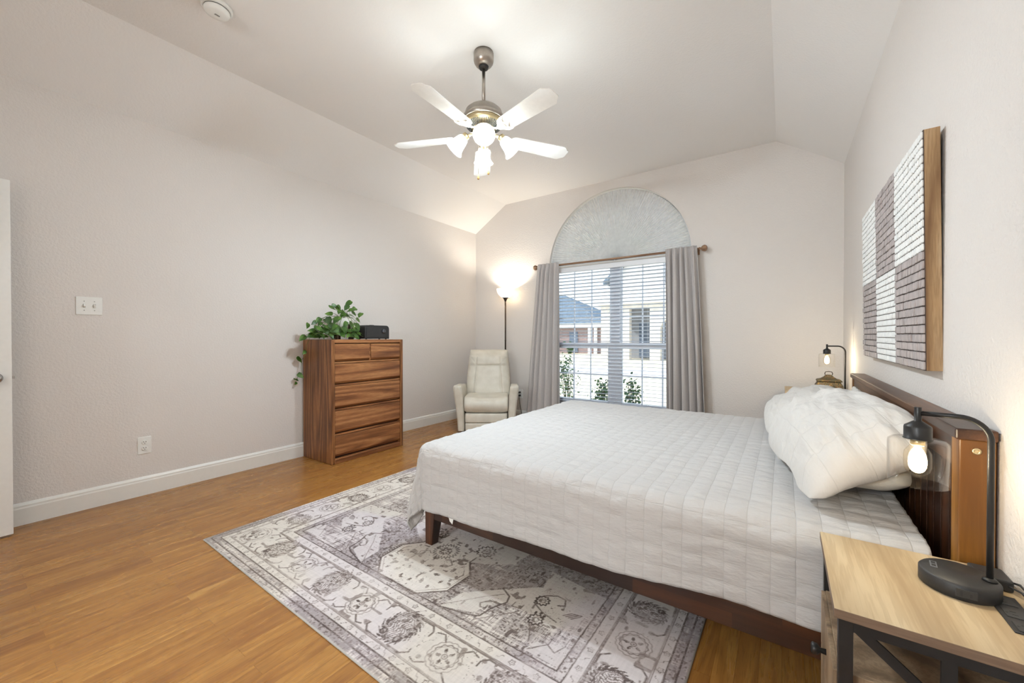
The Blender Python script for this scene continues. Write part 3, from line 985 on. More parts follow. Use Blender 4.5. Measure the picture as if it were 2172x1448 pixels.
    sunflower(0.62, -0.87, 0.030, 10)
    # sprinkled leaf motifs within the cream octagon
    rg = np.random.RandomState(5)
    spots = [(0.03, -0.965), (0.085, -0.93), (0.15, -0.93), (0.205, -0.965), (0.05, -1.03), (0.11, -1.0), (0.165, -1.03), (0.21, -1.02), (0.03, -1.10), (0.085, -1.075), (0.14, -1.09), (0.10, -0.87), (0.16, -0.86), (0.0, -0.905), (0.10, -0.78), (0.13, -0.74), (0.05, -0.72), (0.0, -0.72)]
    for (cx, cy) in spots:
        a = rg.rand() * PI; r = 0.012 + 0.009 * rg.rand()
        lx = (ax - cx) * math.cos(a) + (Y - cy) * math.sin(a); ly = -(ax - cx) * math.sin(a) + (Y - cy) * math.cos(a)
        rr = np.hypot(lx, ly * 1.9); t = np.arctan2(ly * 1.9, lx)
        m = (rr < r * (0.75 + 0.35 * np.abs(np.cos(3.5 * t))))
        put(m * (0.45 + 0.55 * sstep(0.35, 0.6, n_fine)), 0.72)
    poly([(0.055, -0.885), (0.075, -0.87), (0.115, -0.90), (0.10, -0.935)], 0.003, 0.7)
    poly([(0.195, -0.90), (0.215, -0.93), (0.205, -0.985), (0.185, -0.99)], 0.003, 0.7)
    # hooked outlines of the side medallions
    poly([(0.283, -1.150), (0.42, -1.118), (0.456, -1.10), (0.470, -1.03), (0.500, -0.967), (0.487, -0.93), (0.43, -0.90)], 0.0050, 0.9)
    poly([(0.487, -0.99), (0.435, -1.0), (0.409, -1.035), (0.424, -1.055), (0.447, -1.047), (0.444, -1.030)], 0.0042, 0.85)
    poly([(0.46, -0.99), (0.425, -1.015)], 0.007, 0.6)
    poly([(0.255, -1.165), (0.32, -1.09), (0.40, -0.99), (0.46, -0.93)], 0.0016, 0.6)
    poly([(0.60, -0.90), (0.595, -0.86), (0.62, -0.83), (0.66, -0.805), (0.70, -0.81), (0.715, -0.845), (0.69, -0.86)], 0.0046, 0.85)
    poly([(0.595, -0.90), (0.66, -0.935), (0.73, -0.95)], 0.0036, 0.85)
    for k in range(4): poly([(0.735 + 0.012 * k, -0.90), (0.76 + 0.012 * k, -0.87), (0.80, -0.86)], 0.0026, 0.7)
    poly([(0.53, -0.945), (0.53, -0.975), (0.57, -0.965), (0.57, -0.94)], 0.0022, 0.8)
    poly([(0.45, -1.13), (0.51, -1.06), (0.57, -0.99)], 0.0018, 0.6)
    poly([(0.66, -1.03), (0.69, -1.09)], 0.0030, 0.8); poly([(0.71, -1.13), (0.76, -1.07), (0.80, -1.09), (0.82, -1.04)], 0.0022, 0.75)
    # lotus
    for dx_, dy_, r in ((0.0, 0.012, 0.010), (-0.020, 0.002, 0.009), (0.020, 0.002, 0.009)):
        rr = np.hypot((ax - 0.655 - dx_) * 1.5, Y + 0.952 - dy_); put((rr < r) * 1.0, 0.95)
    # speckle and stitched rows in the grey ground, broken worn ink everywhere
    grey_m = fld * (base < 0.80)
    put(grey_m * sstep(0.585, 0.66, n_fine), 0.6)
    rows = (np.abs(np.sin(X * 520)) > 0.82) & (vnoise(X * 22, Y * 60, 13) > 0.60)
    put(grey_m * rows, 0.45)
    put(fld * band(fbm(X * 30, Y * 30, 14, 2), 0.5, 0.006) * sstep(0.5, 0.6, vnoise(X * 9, Y * 9, 15)), 0.5)
    put(fld * sstep(0.84, 0.88, vnoise(X * 46, Y * 46, 17)), 0.6)
    w3 = fbm(X * 34 + 3, Y * 34, 19, 2)
    put(fld * (base >= 0.80) * band(w3, 0.5, 0.012) * sstep(0.46, 0.54, vnoise(X * 13, Y * 13, 23)), 0.5)
    wear = 0.35 + 0.65 * sstep(0.30, 0.58, 0.55 * n_weave + 0.45 * fbm(X * 8, Y * 8, 61, 3))
    ink = ink * wear
    base = base * (0.90 + 0.13 * n_weave + 0.06 * (n_big - 0.5))
    lum = base * (1 - 0.66 * ink)
    tintn = fbm(X * 2.1, Y * 2.1, 51, 3)[..., None]
    warm = np.array([1.0, 0.962, 0.918]); cool = np.array([1.0, 0.962, 0.962])
    tint = cool + (warm - cool) * sstep(0.40, 0.60, tintn)
    inkc = np.array([1.0, 0.90, 0.86])
    tint = tint * np.where((base < 0.80)[..., None], np.array([1.0, 0.978, 0.985]), 1.0)
    c = (lum[..., None]) * tint * (1 + (inkc - 1) * ink[..., None])
    bind = (d < 0.006)[..., None]
    c = np.where(bind, np.array([0.74, 0.73, 0.71]), c)
    c = np.clip(c, 0, 1)
    lin = np.where(c <= 0.04045, c / 12.92, ((c + 0.055) / 1.055) ** 2.4)
    z = 0.0085 - 0.006 * (1 - sstep(0, 0.006, d))
    z = z + 0.0012 * (fbm(X * 5, Y * 5, 77, 2) - 0.5)
    me = grid_mesh('area_rug', np.stack([X, Y, z], -1))
    at = me.color_attributes.new('pattern', 'FLOAT_COLOR', 'POINT')
    rgba = np.concatenate([lin, np.ones(lin.shape[:2] + (1,))], -1)
    at.data.foreach_set('color', rgba.reshape(-1).astype(np.float32))
    t = NT('printed_rug')
    t.pbsdf((0.6, 0.6, 0.6, 1), 0.95, 0, 0.1)
    a = t.n('ShaderNodeAttribute', attribute_name='pattern')
    v = t.coord(); n = t.noise(v, 900, 2, 0.6)
    col = t.mix(0.22, a.outputs['Color'], t.ramp(n, [(0.3, (0.35, 0.35, 0.35, 1)), (0.7, (1, 1, 1, 1))]), 'MULTIPLY')
    t.l(col, t.b.inputs['Base Color'])
    t.bump(n, 0.25, 0.002)
    o = link('area_rug', me, t.m)
    md = o.modifiers.new('solid', 'SOLIDIFY'); md.thickness = 0.0062; md.offset = -1
    o.location = (-1.458, 2.352, 0.001)
    o.rotation_euler = (0, 0, R(-0.85))
    tag(o, 'faded grey and cream oriental rug lying on the wood floor under the bed', 'rug')
rug()

# ------------------------------------------------------------------ bed
BX0, BX1, BY0, BY1 = -1.69, 0.335, 1.50, 3.40
TOPZ = 0.562
bed = thing('bed', 'dark brown wooden bed frame with a slatted headboard against the right wall', 'bed', (-0.6, 2.44, 0))
def bp(o): o.location = Vector((0.6, -2.44, 0)); return o
HBX, HBB = 0.372, 0.436
HB0, HB1 = 1.483, 3.415
bm = B(); box(bm, HBX - 0.008, HBB + 0.002, HB0 - 0.006, HB1 + 0.006, 0.882, 0.910)
cap = bp(obj('headboard_cap', bm, M['acacia_y'], bed, bevel=0.004))
for y0 in (HB0, HB1 - 0.055):
    bm = B(); box(bm, HBX, HBB, y0, y0 + 0.055, 0.011 if False else 0.0, 0.882)
    p = bp(obj('headboard_post', bm, M['acacia_post_lamplit'], bed, bevel=0.003))
    if y0 == HB0:
        for z in (0.855, 0.30):
            bm = B(); lathe(bm, [(0.0085, 0), (0.0085, 0.003), (0.004, 0.0035), (0.004, 0.001)], 18, Matrix.Translation((0.402, HB0, z)) @ Matrix.Rotation(R(90), 4, 'X'))
            obj('bolt', bm, M['brass'], p)
bm = B()
box(bm, HBX + 0.004, HBX + 0.034, HB0 + 0.055, HB1 - 0.055, 0.800, 0.882)
box(bm, HBX + 0.004, HBX + 0.034, HB0 + 0.055, HB1 - 0.055, 0.26, 0.34)
bp(obj('headboard_rail', bm, M['acacia_y'], bed, bevel=0.002))
ns_ = 26
wv = (HB1 - HB0 - 0.11) / ns_
for k in range(ns_):
    y = HB0 + 0.055 + k * wv
    bm = B(); box(bm, HBX + 0.014, HBX + 0.028, y + 0.006, y + wv - 0.006, 0.34, 0.800)
    bp(obj('headboard_slat', bm, M['acacia_z'], bed, bevel=0.0015))
bm = B(); box(bm, HBX + 0.029, HBX + 0.034, HB0 + 0.055, HB1 - 0.055, 0.34, 0.80)
bp(obj('headboard_back', bm, M['acacia_z'], bed))
for y0, y1 in ((1.524, 1.552), (3.345, 3.373)):
    bm = B(); box(bm, -1.575, HBX, y0, y1, 0.155, 0.345)
    bp(obj('side_rail', bm, M['rail'], bed, bevel=0.003))
bm = B(); box(bm, -1.622, -1.594, 1.525, 3.372, 0.155, 0.345)
bp(obj('foot_rail', bm, M['acacia_y'], bed, bevel=0.003))
for sy, ye in ((1, 1.521), (-1, 3.376)):
    bm = B()
    x0, x1 = -1.624, -1.575
    a, b = ye, ye + sy * 0.050
    bt = ye + sy * 0.078
    pts = [(x0, a, 0.0105), (x1, a, 0.0105), (x1, b, 0.0105), (x0, b, 0.0105), (x0 - 0.002, a, 0.24), (x1 + 0.026, a, 0.24), (x1 + 0.026, bt, 0.24), (x0 - 0.002, bt, 0.24)]
    if sy < 0: pts = pts[3::-1] + pts[:3:-1]
    hexa(bm, pts)
    bp(obj('leg', bm, M['acacia_z'], bed, bevel=0.003))
bm = B(); box(bm, -0.68, -0.62, 2.42, 2.48, 0.0105, 0.155)
bp(obj('leg', bm, M['acacia_z'], bed))
bm = B()
for k in range(12):
    x = -1.52 + k * 0.155; box(bm, x, x + 0.08, 1.552, 3.345, 0.29, 0.31)
box(bm, -1.594, HBX, 2.42, 2.48, 0.155, 0.29)
bp(obj('mattress_slats', bm, M['acacia_y'], bed))

bm = B(); box(bm, BX0 + 0.03, BX1 - 0.01, BY0 + 0.035, BY1 - 0.035, 0.3115, TOPZ - 0.020)
o = obj('mattress', bm, M['mattress'], None, bevel=0.06, seg=5); tag(o, 'thick white mattress on the wooden bed under the cream quilt', 'mattress')

# quilt draped over mattress
def quilt():
    step = 0.0105
    r = 0.075
    LF, LNR, LFR = 0.385, 0.368, 0.36                # foot, near and far overhang (arc length)
    ex0, ex1, ey0, ey1 = BX0 + r, BX1, BY0 + r - 0.008, BY1 - r + 0.02
    u = np.concatenate([np.linspace(-LF - r * 0, 0, int(LF / step)), np.arange(step, ex1 - ex0, step), [ex1 - ex0]])
    v = np.concatenate([np.linspace(-LNR, 0, int(LNR / step)), np.arange(step, ey1 - ey0, step), np.linspace(ey1 - ey0, ey1 - ey0 + LFR, int(LFR / step))])
    U, V = np.meshgrid(u, v, indexing='ij')
    # hem length varies along the side
    hv = 1.0 + 0.10 * np.sin(U * 2.3 + 0.3) * 0.5 - 0.045 * sstep(0.0, 2.0, U) + 0.07 * sstep(0.25, 0.0, U)
    Vn = np.where(V < 0, V * hv, V)
    hu = 1.0 + 0.05 * np.sin(V * 4.0)
    Un = np.where(U < 0, U * hu, U)
    du = np.minimum(Un, 0); dvn = np.minimum(Vn, 0); dvf = np.maximum(Vn - (ey1 - ey0), 0)
    dv = dvn + dvf
    D = np.hypot(du, dv)
    nx = np.where(D > 1e-9, du / np.maximum(D, 1e-9), 0); ny = np.where(D > 1e-9, dv / np.maximum(D, 1e-9), 0)
    ang = np.arctan2(np.abs(ny), np.abs(nx))                 # 0 foot, pi/2 side
    cornerness = np.sin(2 * ang) ** 2 * (D > 0)
    arc = r * PI / 2
    hor = np.where(D < arc, r * np.sin(np.minimum(D, arc) / r), r + 0.02 * (D - arc))
    drop = np.where(D < arc, r * (1 - np.cos(np.minimum(D, arc) / r)), r + (D - arc) * 0.997)
    # folds: hanging cloth undulates, more near the corner and hem
    hang = sstep(arc * 0.8, arc + 0.25, D)
    fold = 0.012 * hang * (np.sin(U * 8.5 + 1.3 * np.sin(V * 3)) * (np.abs(ny) > 0.7) + np.sin(V * 9.0) * (np.abs(nx) > 0.7))
    cf = cornerness * hang * (0.040 * np.sin(ang * 7.0 + 0.6) + 0.022)
    hor = hor + fold + cf
    x = ex0 + np.maximum(Un, 0) + nx * hor
    y = ey0 + np.clip(Vn, 0, ey1 - ey0) + ny * hor
    z = TOPZ - drop
    # corner cloth may not sink into the floor
    z = np.maximum(z, 0.085 + 0.02 * np.sin(ang * 6))
    # softness: mattress crown, sag at the edges, body lumps
    cx = sstep(0, 0.5, U) * sstep(0, 0.45, V) * sstep(0, 0.45, (ey1 - ey0) - V)
    z = z + 0.006 * cx + 0.010 * (fbm(U * 3.5, V * 5.0, 4, 3) - 0.5) * (D < 0.02)
    # puffed cells
    sx, sy = 0.066, 0.0765
    fx = np.abs((U / sx) % 1 - 0.5) * 2; fy = np.abs((V / sy) % 1 - 0.5) * 2
    puff = (1 - fx ** 3) * (1 - fy ** 3)
    puck = vnoise(U * 26, V * 105, 8) - 0.5
    puck2 = vnoise(U * 14, V * 46, 18) - 0.5
    bumpv = 0.0034 * puff + 0.0052 * puck + 0.0056 * puck2
    P = np.stack([x, y, z], -1)
    gu = np.gradient(P, axis=0); gv = np.gradient(P, axis=1)
    N = np.cross(gu, gv); N /= np.maximum(np.linalg.norm(N, axis=-1, keepdims=True), 1e-9)
    N = np.where(N[..., 2:3] < -0.2, -N, N)
    P = P + N * bumpv[..., None]
    uv = np.stack([U, V], -1)
    me = grid_mesh('quilt', P, uv=uv)
    o = link('quilt', me, M['quilt'])
    md = o.modifiers.new('solid', 'SOLIDIFY'); md.thickness = 0.010; md.offset = 1 if False else -1
    tag(o, 'cream stitched square quilt spread over the bed and hanging down its sides', 'quilt')
    bm = B()
    hexa(bm, [(-0.018, -0.0005, -0.030), (0.0, -0.0005, -0.042), (0.0, 0.0005, -0.042), (-0.018, 0.0005, -0.030), (-0.034, -0.0005, 0.01), (0.014, -0.0005, 0.01), (0.014, 0.0005, 0.01), (-0.034, 0.0005, 0.01)])
    tg = obj('care_tag', bm, M['white_plastic'], o)
    tg.location = (-1.40, 1.497, 0.225)
    tg['label'] = 'small white care tag at the hem'
    return o
quilt()

# pillows
def pillow(name, L, Wd, T, mat, seed, fn, rk=0.45, wr=1.0, n=90, m=60):
    """L along local x, Wd along local y, thickness T; fn maps (x,y,z) arrays to world"""
    a = np.linspace(-1, 1, n); b = np.linspace(-1, 1, m)
    A, Bm = np.meshgrid(a, b, indexing='ij')
    prof = np.clip(1 - np.abs(A) ** 2.6, 0, 1) ** 0.55 * np.clip(1 - np.abs(Bm) ** 2.4, 0, 1) ** 0.60
    A_ = A * np.sqrt(1 - rk * Bm ** 4 / 2); B_ = Bm * np.sqrt(1 - rk * A ** 4 / 2)
    px = A_ * L / 2 * (1 - 0.07 * (1 - np.abs(Bm) ** 2) * np.abs(A) ** 3)
    py = B_ * Wd / 2 * (1 - 0.06 * (1 - np.abs(A) ** 2) * np.abs(Bm) ** 3)
    edge = np.maximum(np.abs(A), np.abs(Bm))
    radial = np.sin(np.arctan2(Bm, A) * 21 + 3 * vnoise(A * 3, Bm * 3, seed))
    wr_n = (fbm(A * 5, Bm * 4, seed, 3) - 0.5) * 0.030 + 0.016 * (fbm(A * 3 + Bm * 7, A * 1.2 - Bm * 0.8, seed + 40, 3) - 0.5) + 0.012 * sstep(0.4, 0.95, np.abs(A)) * (vnoise(A * 2, Bm * 13, seed + 9) - 0.5) + radial * 0.006 * sstep(0.55, 0.95, edge) * sstep(1.0, 0.96, edge)
    up = T / 2 * prof * (1 + 0) + wr * wr_n * prof ** 0.6
    dn = -T / 2 * prof + wr * 0.6 * (fbm(A * 5 + 7, Bm * 4, seed + 3, 3) - 0.5) * 0.03 * prof ** 0.6
    Xs = np.concatenate([px, px[::-1]], 0); Ys = np.concatenate([py, py[::-1]], 0); Zs = np.concatenate([up, dn[::-1]], 0)
    P = np.stack(fn(Xs, Ys, Zs), -1)
    uv = np.stack([Xs + (np.arange(2 * n) >= n)[:, None] * 3.0, Ys], -1)
    me = grid_mesh(name, P, uv=uv)
    b2 = bmesh.new(); b2.from_mesh(me)
    bmesh.ops.remove_doubles(b2, verts=b2.verts[:], dist=0.0008)
    bmesh.ops.recalc_face_normals(b2, faces=b2.faces[:])
    b2.to_mesh(me); b2.free()
    for p in me.polygons: p.use_smooth = True
    o = link(name, me, mat)
    md = o.modifiers.new('sub', 'SUBSURF'); md.levels = 1; md.render_levels = 1
    return o
def frame_fn(c, ex, ey, ez, bend=None):
    ex = Vector(ex).normalized(); ez = (Vector(ez) - ex * Vector(ez).dot(ex)).normalized(); ey = ez.cross(ex)
    def fn(x, y, z):
        if bend: z = z + bend(x, y)
        return [c[i] + ex[i] * x + ey[i] * y + ez[i] * z for i in range(3)]
    return fn
FLOOR_Q = TOPZ + 0.014
def under(X, Y):
    a = np.clip(1 - np.abs((Y - 2.185) / 0.43) ** 2.6, 0, 1) ** 0.55
    b = np.clip(1 - np.abs((X - 0.195) / 0.205) ** 2.4, 0, 1) ** 0.6
    return 0.165 * a * b
def rest(fn, over=False):
    def g(x, y, z):
        X, Y, Z = fn(x, y, z)
        lo = FLOOR_Q + (under(X, Y) + 0.004 if over else 0.0)
        Z = np.where(Z < lo + 0.03, lo + 0.03 * np.exp((Z - lo - 0.03) / 0.06), Z)
        X = np.where(X > 0.352, 0.352 + 0.012 * np.tanh((X - 0.352) / 0.05), X)
        return [X, Y, Z]
    return g
# the lower pillow lies flat, the shams lean on it and on the headboard
o = pillow('pillow', 0.88, 0.42, 0.18, M['case'], 2, rest(frame_fn((0.195, 2.185, 0.668), (0, 1, 0), (-1, 0, 0), (0, 0, 1))), rk=0.75, wr=0.7)
tag(o, 'plain cream pillow lying flat under the nearer quilted sham', 'pillow')
o = pillow('pillow_sham', 0.90, 0.47, 0.25, M['sham'], 8, rest(frame_fn((0.155, 2.070, 0.762), (-0.16, 1, 0.0), (-1, 0, -0.5), (-0.50, -0.05, 1), lambda x, y: -0.085 * np.clip(y / 0.235, 0, 1) ** 2 - 0.03 * np.clip(-x / 0.45, 0, 1) ** 3), True), wr=1.5)
tag(o, 'cream quilted pillow sham nearest the camera, slumped over the pillow below it', 'pillow', 'quilted shams')
o = pillow('pillow_sham', 0.84, 0.46, 0.25, M['sham'], 12, rest(frame_fn((0.108, 2.93, 0.705), (-0.04, 1, 0), (-1, 0, -0.42), (-0.42, 0, 1)), False), wr=1.3)
tag(o, 'cream quilted pillow sham at the far side of the bed by the window', 'pillow', 'quilted shams')
o = pillow('pillow', 0.54, 0.36, 0.07, M['grey_case'], 15, rest(frame_fn((0.320, 2.50, 0.715), (0, 1, 0.06), (-0.12, 0, 1), (1, 0, 0.12))))
tag(o, 'grey pillow standing behind the shams against the headboard slats', 'pillow')

# ------------------------------------------------------------------ nightstands
def nightstand(label, x0, x1, y0, y1, h, hub):
    ns = thing('nightstand', label, 'nightstand', (x0, y0, 0), 0, 'wood and black metal nightstands')
    w, d = x1 - x0, y1 - y0
    bm = B(); box(bm, 0, w, 0, d, h - 0.020, h)
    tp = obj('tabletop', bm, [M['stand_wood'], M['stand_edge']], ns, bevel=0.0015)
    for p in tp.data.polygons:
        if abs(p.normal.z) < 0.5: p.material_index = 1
    lw = 0.024
    for lx in (0.008, w - 0.012 - lw):
        for ly in (0.008, d - 0.008 - lw):
            bm = B(); box(bm, lx, lx + lw, ly, ly + lw, 0, h - 0.0201)
            obj('leg', bm, M['black_metal'], ns, bevel=0.001)
    bm = B()
    zt = h - 0.045
    for ly in (0.011, d - 0.011 - 0.018):
        box(bm, 0.032, w - 0.036, ly, ly + 0.018, zt, h - 0.0202)
        box(bm, 0.032, w - 0.036, ly, ly + 0.018, 0.10, 0.12)
        for a, b in (((0.030, h - 0.03), (w - 0.034, 0.31)), ((0.030, 0.31), (w - 0.034, h - 0.03))):
            ang = math.atan2(b[1] - a[1], b[0] - a[0]); ln = math.hypot(b[0] - a[0], b[1] - a[1])
            Mx = Matrix.Translation((a[0], ly + 0.004 + (0.004 if a[1] < b[1] else 0), a[1])) @ Matrix.Rotation(-ang, 4, 'Y')
            if a[1] > b[1]: box(bm, 0.0, ln, 0, 0.006, -0.010, 0.010, Mx)
    box(bm, 0.165, 0.187, 0.036, 0.044, 0.12, zt)
    for lx in (0.010, w - 0.034):
        box(bm, lx, lx + 0.02, 0.032, d - 0.032, 0.10, 0.12)
        box(bm, lx, lx + 0.02, 0.032, d - 0.032, zt + 0.004, h - 0.0202)
    obj('metal_frame', bm, M['black_metal'], ns)
    zc = h - 0.150
    bm = B()
    box(bm, 0.012, w - 0.016, 0.0365, 0.048, 0.12, zc); box(bm, 0.012, w - 0.016, d - 0.048, d - 0.0365, 0.12, zc)
    box(bm, w - 0.028, w - 0.016, 0.048, d - 0.048, 0.12, h - 0.0455)
    box(bm, 0.012, w - 0.028, 0.048, d - 0.048, 0.12, 0.134); box(bm, 0.012, w - 0.028, 0.048, d - 0.048, zc - 0.014, zc)
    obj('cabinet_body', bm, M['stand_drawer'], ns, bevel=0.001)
    hz = (zc - 0.12) / 2
    for k in range(2):
        z0 = 0.122 + k * hz
        bm = B(); box(bm, 0.002, 0.0118, 0.036, d - 0.036, z0, z0 + hz - 0.005)
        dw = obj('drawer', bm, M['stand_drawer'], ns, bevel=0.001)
        bm = B(); lathe(bm, [(0.007, 0), (0.006, 0.012), (0.013, 0.018), (0.014, 0.028), (0.009, 0.031)], 18, Matrix.Translation((0.002, d / 2, z0 + hz / 2)) @ Matrix.Rotation(R(-90), 4, 'Y'))
        obj('knob', bm, M['black_metal'], dw)
    if hub:
        bm = B()
        box(bm, 0.278, 0.325, 0.105, 0.255, h + 0.0002, h + 0.003)
        hb = obj('power_strip', bm, M['black_plastic'], ns, bevel=0.002)
        M['socket_black'] = plain('socket_black', (0.035, 0.035, 0.035, 1), 0.6)
        for ky in (0.128, 0.178, 0.228):
            bm = B(); box(bm, 0.286, 0.3165, ky - 0.017, ky + 0.017, h + 0.003, h + 0.0042)
            obj('socket', bm, M['socket_black'], hb, bevel=0.001)
            bm = B()
            for q in (-0.006, 0.006): box(bm, 0.296, 0.304, ky + q - 0.001, ky + q + 0.001, h + 0.0042, h + 0.0046)
            lathe(bm, [(0.002, h + 0.0042), (0.002, h + 0.0046)], 10, Matrix.Translation((0.290, ky, 0)))
            obj('slots', bm, M['dark_slot'], hb)
    return ns
NH = 0.575
nightstand('near nightstand with a pale wood top and black metal frame, front right corner', 0.090, 0.436, 1.062, 1.462, NH, True)
NH2 = 0.690
nightstand('far nightstand behind the bed in the corner by the window wall', 0.010, 0.436, 3.90, 4.525, NH2, False)

# ------------------------------------------------------------------ table lamps
M['filament'] = emit_mat('bulb_glow', (1.0, 0.80, 0.50, 1), 14.0, 0.25)
def table_lamp(label, px, py, hz, energy, ang=PI):
    """pole at px,py on a surface of height hz; arm points along ang"""
    t = thing('table_lamp', label, 'lamp', (px, py, hz), ang, 'black table lamps with glass shades')
    br = 0.064
    bm = B(); lathe(bm, [(br - 0.003, 0.0), (br, 0.003), (br, 0.030), (br - 0.004, 0.0345), (0.001, 0.035)], 48, Matrix.Translation((0.046, 0, 0)))
    base = obj('base', bm, M['black_plastic'], t)
    bm = B(); Mx = Matrix.Translation((0.046, 0, 0)) @ Matrix.Rotation(R(95), 4, 'Z')
    box(bm, br - 0.003, br + 0.0012, -0.016, 0.016, 0.009, 0.027, Mx)
    pt = obj('usb_panel', bm, plain('usb_black', (0.03, 0.03, 0.03, 1), 0.4), base, bevel=0.001)
    bm = B(); box(bm, 0.078, 0.090, -0.028, 0.006, 0.0348, 0.0358)
    obj('outlet_panel', bm, plain('outlet_grey', srgb(96, 98, 104), 0.35), base, bevel=0.001)
    for a_, b_, c_, d_, e_, f_, m_ in ((0.0805, 0.0875, -0.024, -0.014, 0.0358, 0.0362, None), (0.0805, 0.0875, -0.009, 0.001, 0.0358, 0.0362, None),
                                       (br + 0.0012, br + 0.0016, -0.010, -0.006, 0.012, 0.024, Mx), (br + 0.0012, br + 0.0016, 0.004, 0.008, 0.013, 0.021, Mx)):
        bm = B(); box(bm, a_, b_, c_, d_, e_, f_, m_)
        obj('port', bm, M['dark_slot'], base)
    zt, rb, aw = 0.388, 0.048, 0.112
    path = [(0, 0, 0.035), (0, 0, 0.15), (0, 0, zt - rb)] + [(rb - rb * math.cos(a), 0, zt - rb + rb * math.sin(a)) for a in [PI / 2 * i / 10 for i in range(1, 11)]] + [(aw - 0.005, 0, zt)]
    bm = B(); tube(bm, path, 0.0056, 14)
    lathe(bm, [(0.012, 0.035), (0.011, 0.039), (0.006, 0.042)], 20)
    obj('pole', bm, M['black_metal'], t)
    sx = aw
    Mx = Matrix.Translation((sx, 0, zt))
    bm = B(); lathe(bm, [(0.0064, 0.014), (0.0066, 0.013), (0.0066, -0.018), (0.010, -0.020), (0.0235, -0.030), (0.0245, -0.034), (0.0245, -0.058), (0.026, -0.059), (0.026, -0.061)], 28, Mx)
    obj('socket_cap', bm, M['black_metal'], t)
    bm = B(); prof = [(0.020, -0.0605), (0.046, -0.0605), (0.0525, -0.066), (0.0535, -0.072), (0.0535, -0.166), (0.0520, -0.166), (0.0520, -0.0725), (0.051, -0.0675), (0.0455, -0.0620), (0.020, -0.0620)]
    lathe(bm, prof, 40, Mx, False, False)
    obj('glass_shade', bm, M['glass'], t)
    bm = B(); lathe(bm, [(0.013, -0.061), (0.013, -0.074), (0.010, -0.076)], 20, Mx)
    obj('socket_neck', bm, M['brass'], t)
    bm = B(); lathe(bm, [(0.012, -0.076), (0.016, -0.080), (0.0235, -0.092), (0.0245, -0.102), (0.0245, -0.124), (0.021, -0.138), (0.011, -0.147), (0.001, -0.149)], 28, Mx, False, False)
    bu = obj('bulb', bm, M['bulb_glass'], t)
    bm = B(); lathe(bm, [(0.004, -0.079), (0.010, -0.088), (0.0140, -0.097), (0.0160, -0.108), (0.0165, -0.118), (0.0155, -0.127), (0.0130, -0.134), (0.0090, -0.139), (0.0045, -0.1415), (0.001, -0.142)], 20, Mx)
    obj('filament', bm, M['filament'], bu)
    d = Vector((math.cos(ang), math.sin(ang), 0)) * sx
    light('table_lamp_light', 'POINT', (px + d.x, py + d.y, hz + zt - 0.112), energy, (1.0, 0.89, 0.68), shadow_soft_size=0.015)
    return t
table_lamp('lit black lamp with a clear glass shade on the near nightstand', 0.374, 1.300, NH, 5.0, R(172))
table_lamp('lit black lamp with a clear glass shade on the far nightstand', 0.396, 4.00, NH2, 9.0, R(180))

# adapter and cords by the near lamp
ad = thing('power_adapter', 'black plug adapter behind the near lamp base with two cords', 'adapter', (0.395, 1.375, NH))
bm = B(); box(bm, -0.028, 0.028, -0.032, 0.032, 0.0005, 0.026)
obj('block', bm, M['black_plastic'], ad, bevel=0.004)
bm = B()
tube(bm, [(0.028, -0.01, 0.016), (0.036, -0.03, 0.022), (0.037, -0.09, 0.020), (0.036, -0.17, 0.006), (0.034, -0.26, 0.004)], 0.0022, 8)
tube(bm, [(0.020, -0.032, 0.014), (0.030, -0.06, 0.018), (0.032, -0.12, 0.014), (0.028, -0.20, 0.004), (0.030, -0.27, 0.004)], 0.0022, 8)
obj('cord', bm, M['black_plastic'], ad)

# ------------------------------------------------------------------ trinket box on far nightstand
def gilt():
    t = NT('antiqued_gilt')
    t.pbsdf((0.2, 0.15, 0.05, 1), 0.5, 0.35, 0.4)
    v = t.coord()
    n = t.noise(v, 55, 3, 0.6, 1.2)
    t.l(t.ramp(n, [(0.34, srgb(52, 48, 36)), (0.48, srgb(88, 84, 60)), (0.58, srgb(92, 60, 46)), (0.68, srgb(168, 146, 84))]), t.b.inputs['Base Color'])
    t.bump(n, 0.5, 0.004)
    return t.m
M['gilt'] = gilt()
tb = thing('trinket_box', 'ornate antiqued gold casket box with a ring handle on the far nightstand', 'box', (0.318, 4.30, NH2))
def loft(bm, secs):
    """rectangular sections: (half x, half y, z), rounded profile casket"""
    rings = []
    for hx, hy, z in secs:
        rings.append([bm.verts.new(p) for p in ((-hx, -hy, z), (hx, -hy, z), (hx, hy, z), (-hx, hy, z))])
    bm.faces.new(list(reversed(rings[0]))); bm.faces.new(rings[-1])
    for a, b in zip(rings[:-1], rings[1:]):
        for i in range(4):
            j = (i + 1) % 4; bm.faces.new((a[i], a[j], b[j], b[i]))
bm = B(); loft(bm, [(0.088, 0.062, 0.0), (0.092, 0.066, 0.010), (0.084, 0.058, 0.016), (0.094, 0.068, 0.030), (0.092, 0.066, 0.050), (0.080, 0.056, 0.072), (0.076, 0.052, 0.082)])
obj('body', bm, M['gilt'], tb, bevel=0.003)
bm = B(); loft(bm, [(0.084, 0.060, 0.0822), (0.086, 0.062, 0.092), (0.078, 0.055, 0.100), (0.056, 0.040, 0.106), (0.034, 0.026, 0.122), (0.022, 0.018, 0.136), (0.012, 0.010, 0.140)])
ld = obj('lid', bm, M['gilt'], tb, bevel=0.003)
bm = B(); tube(bm, [(-0.024, 0, 0.138), (-0.026, 0, 0.152), (-0.020, 0, 0.164), (0, 0, 0.168), (0.020, 0, 0.164), (0.026, 0, 0.152), (0.024, 0, 0.138)], 0.003, 8)
obj('handle', bm, M['bronze'], ld)

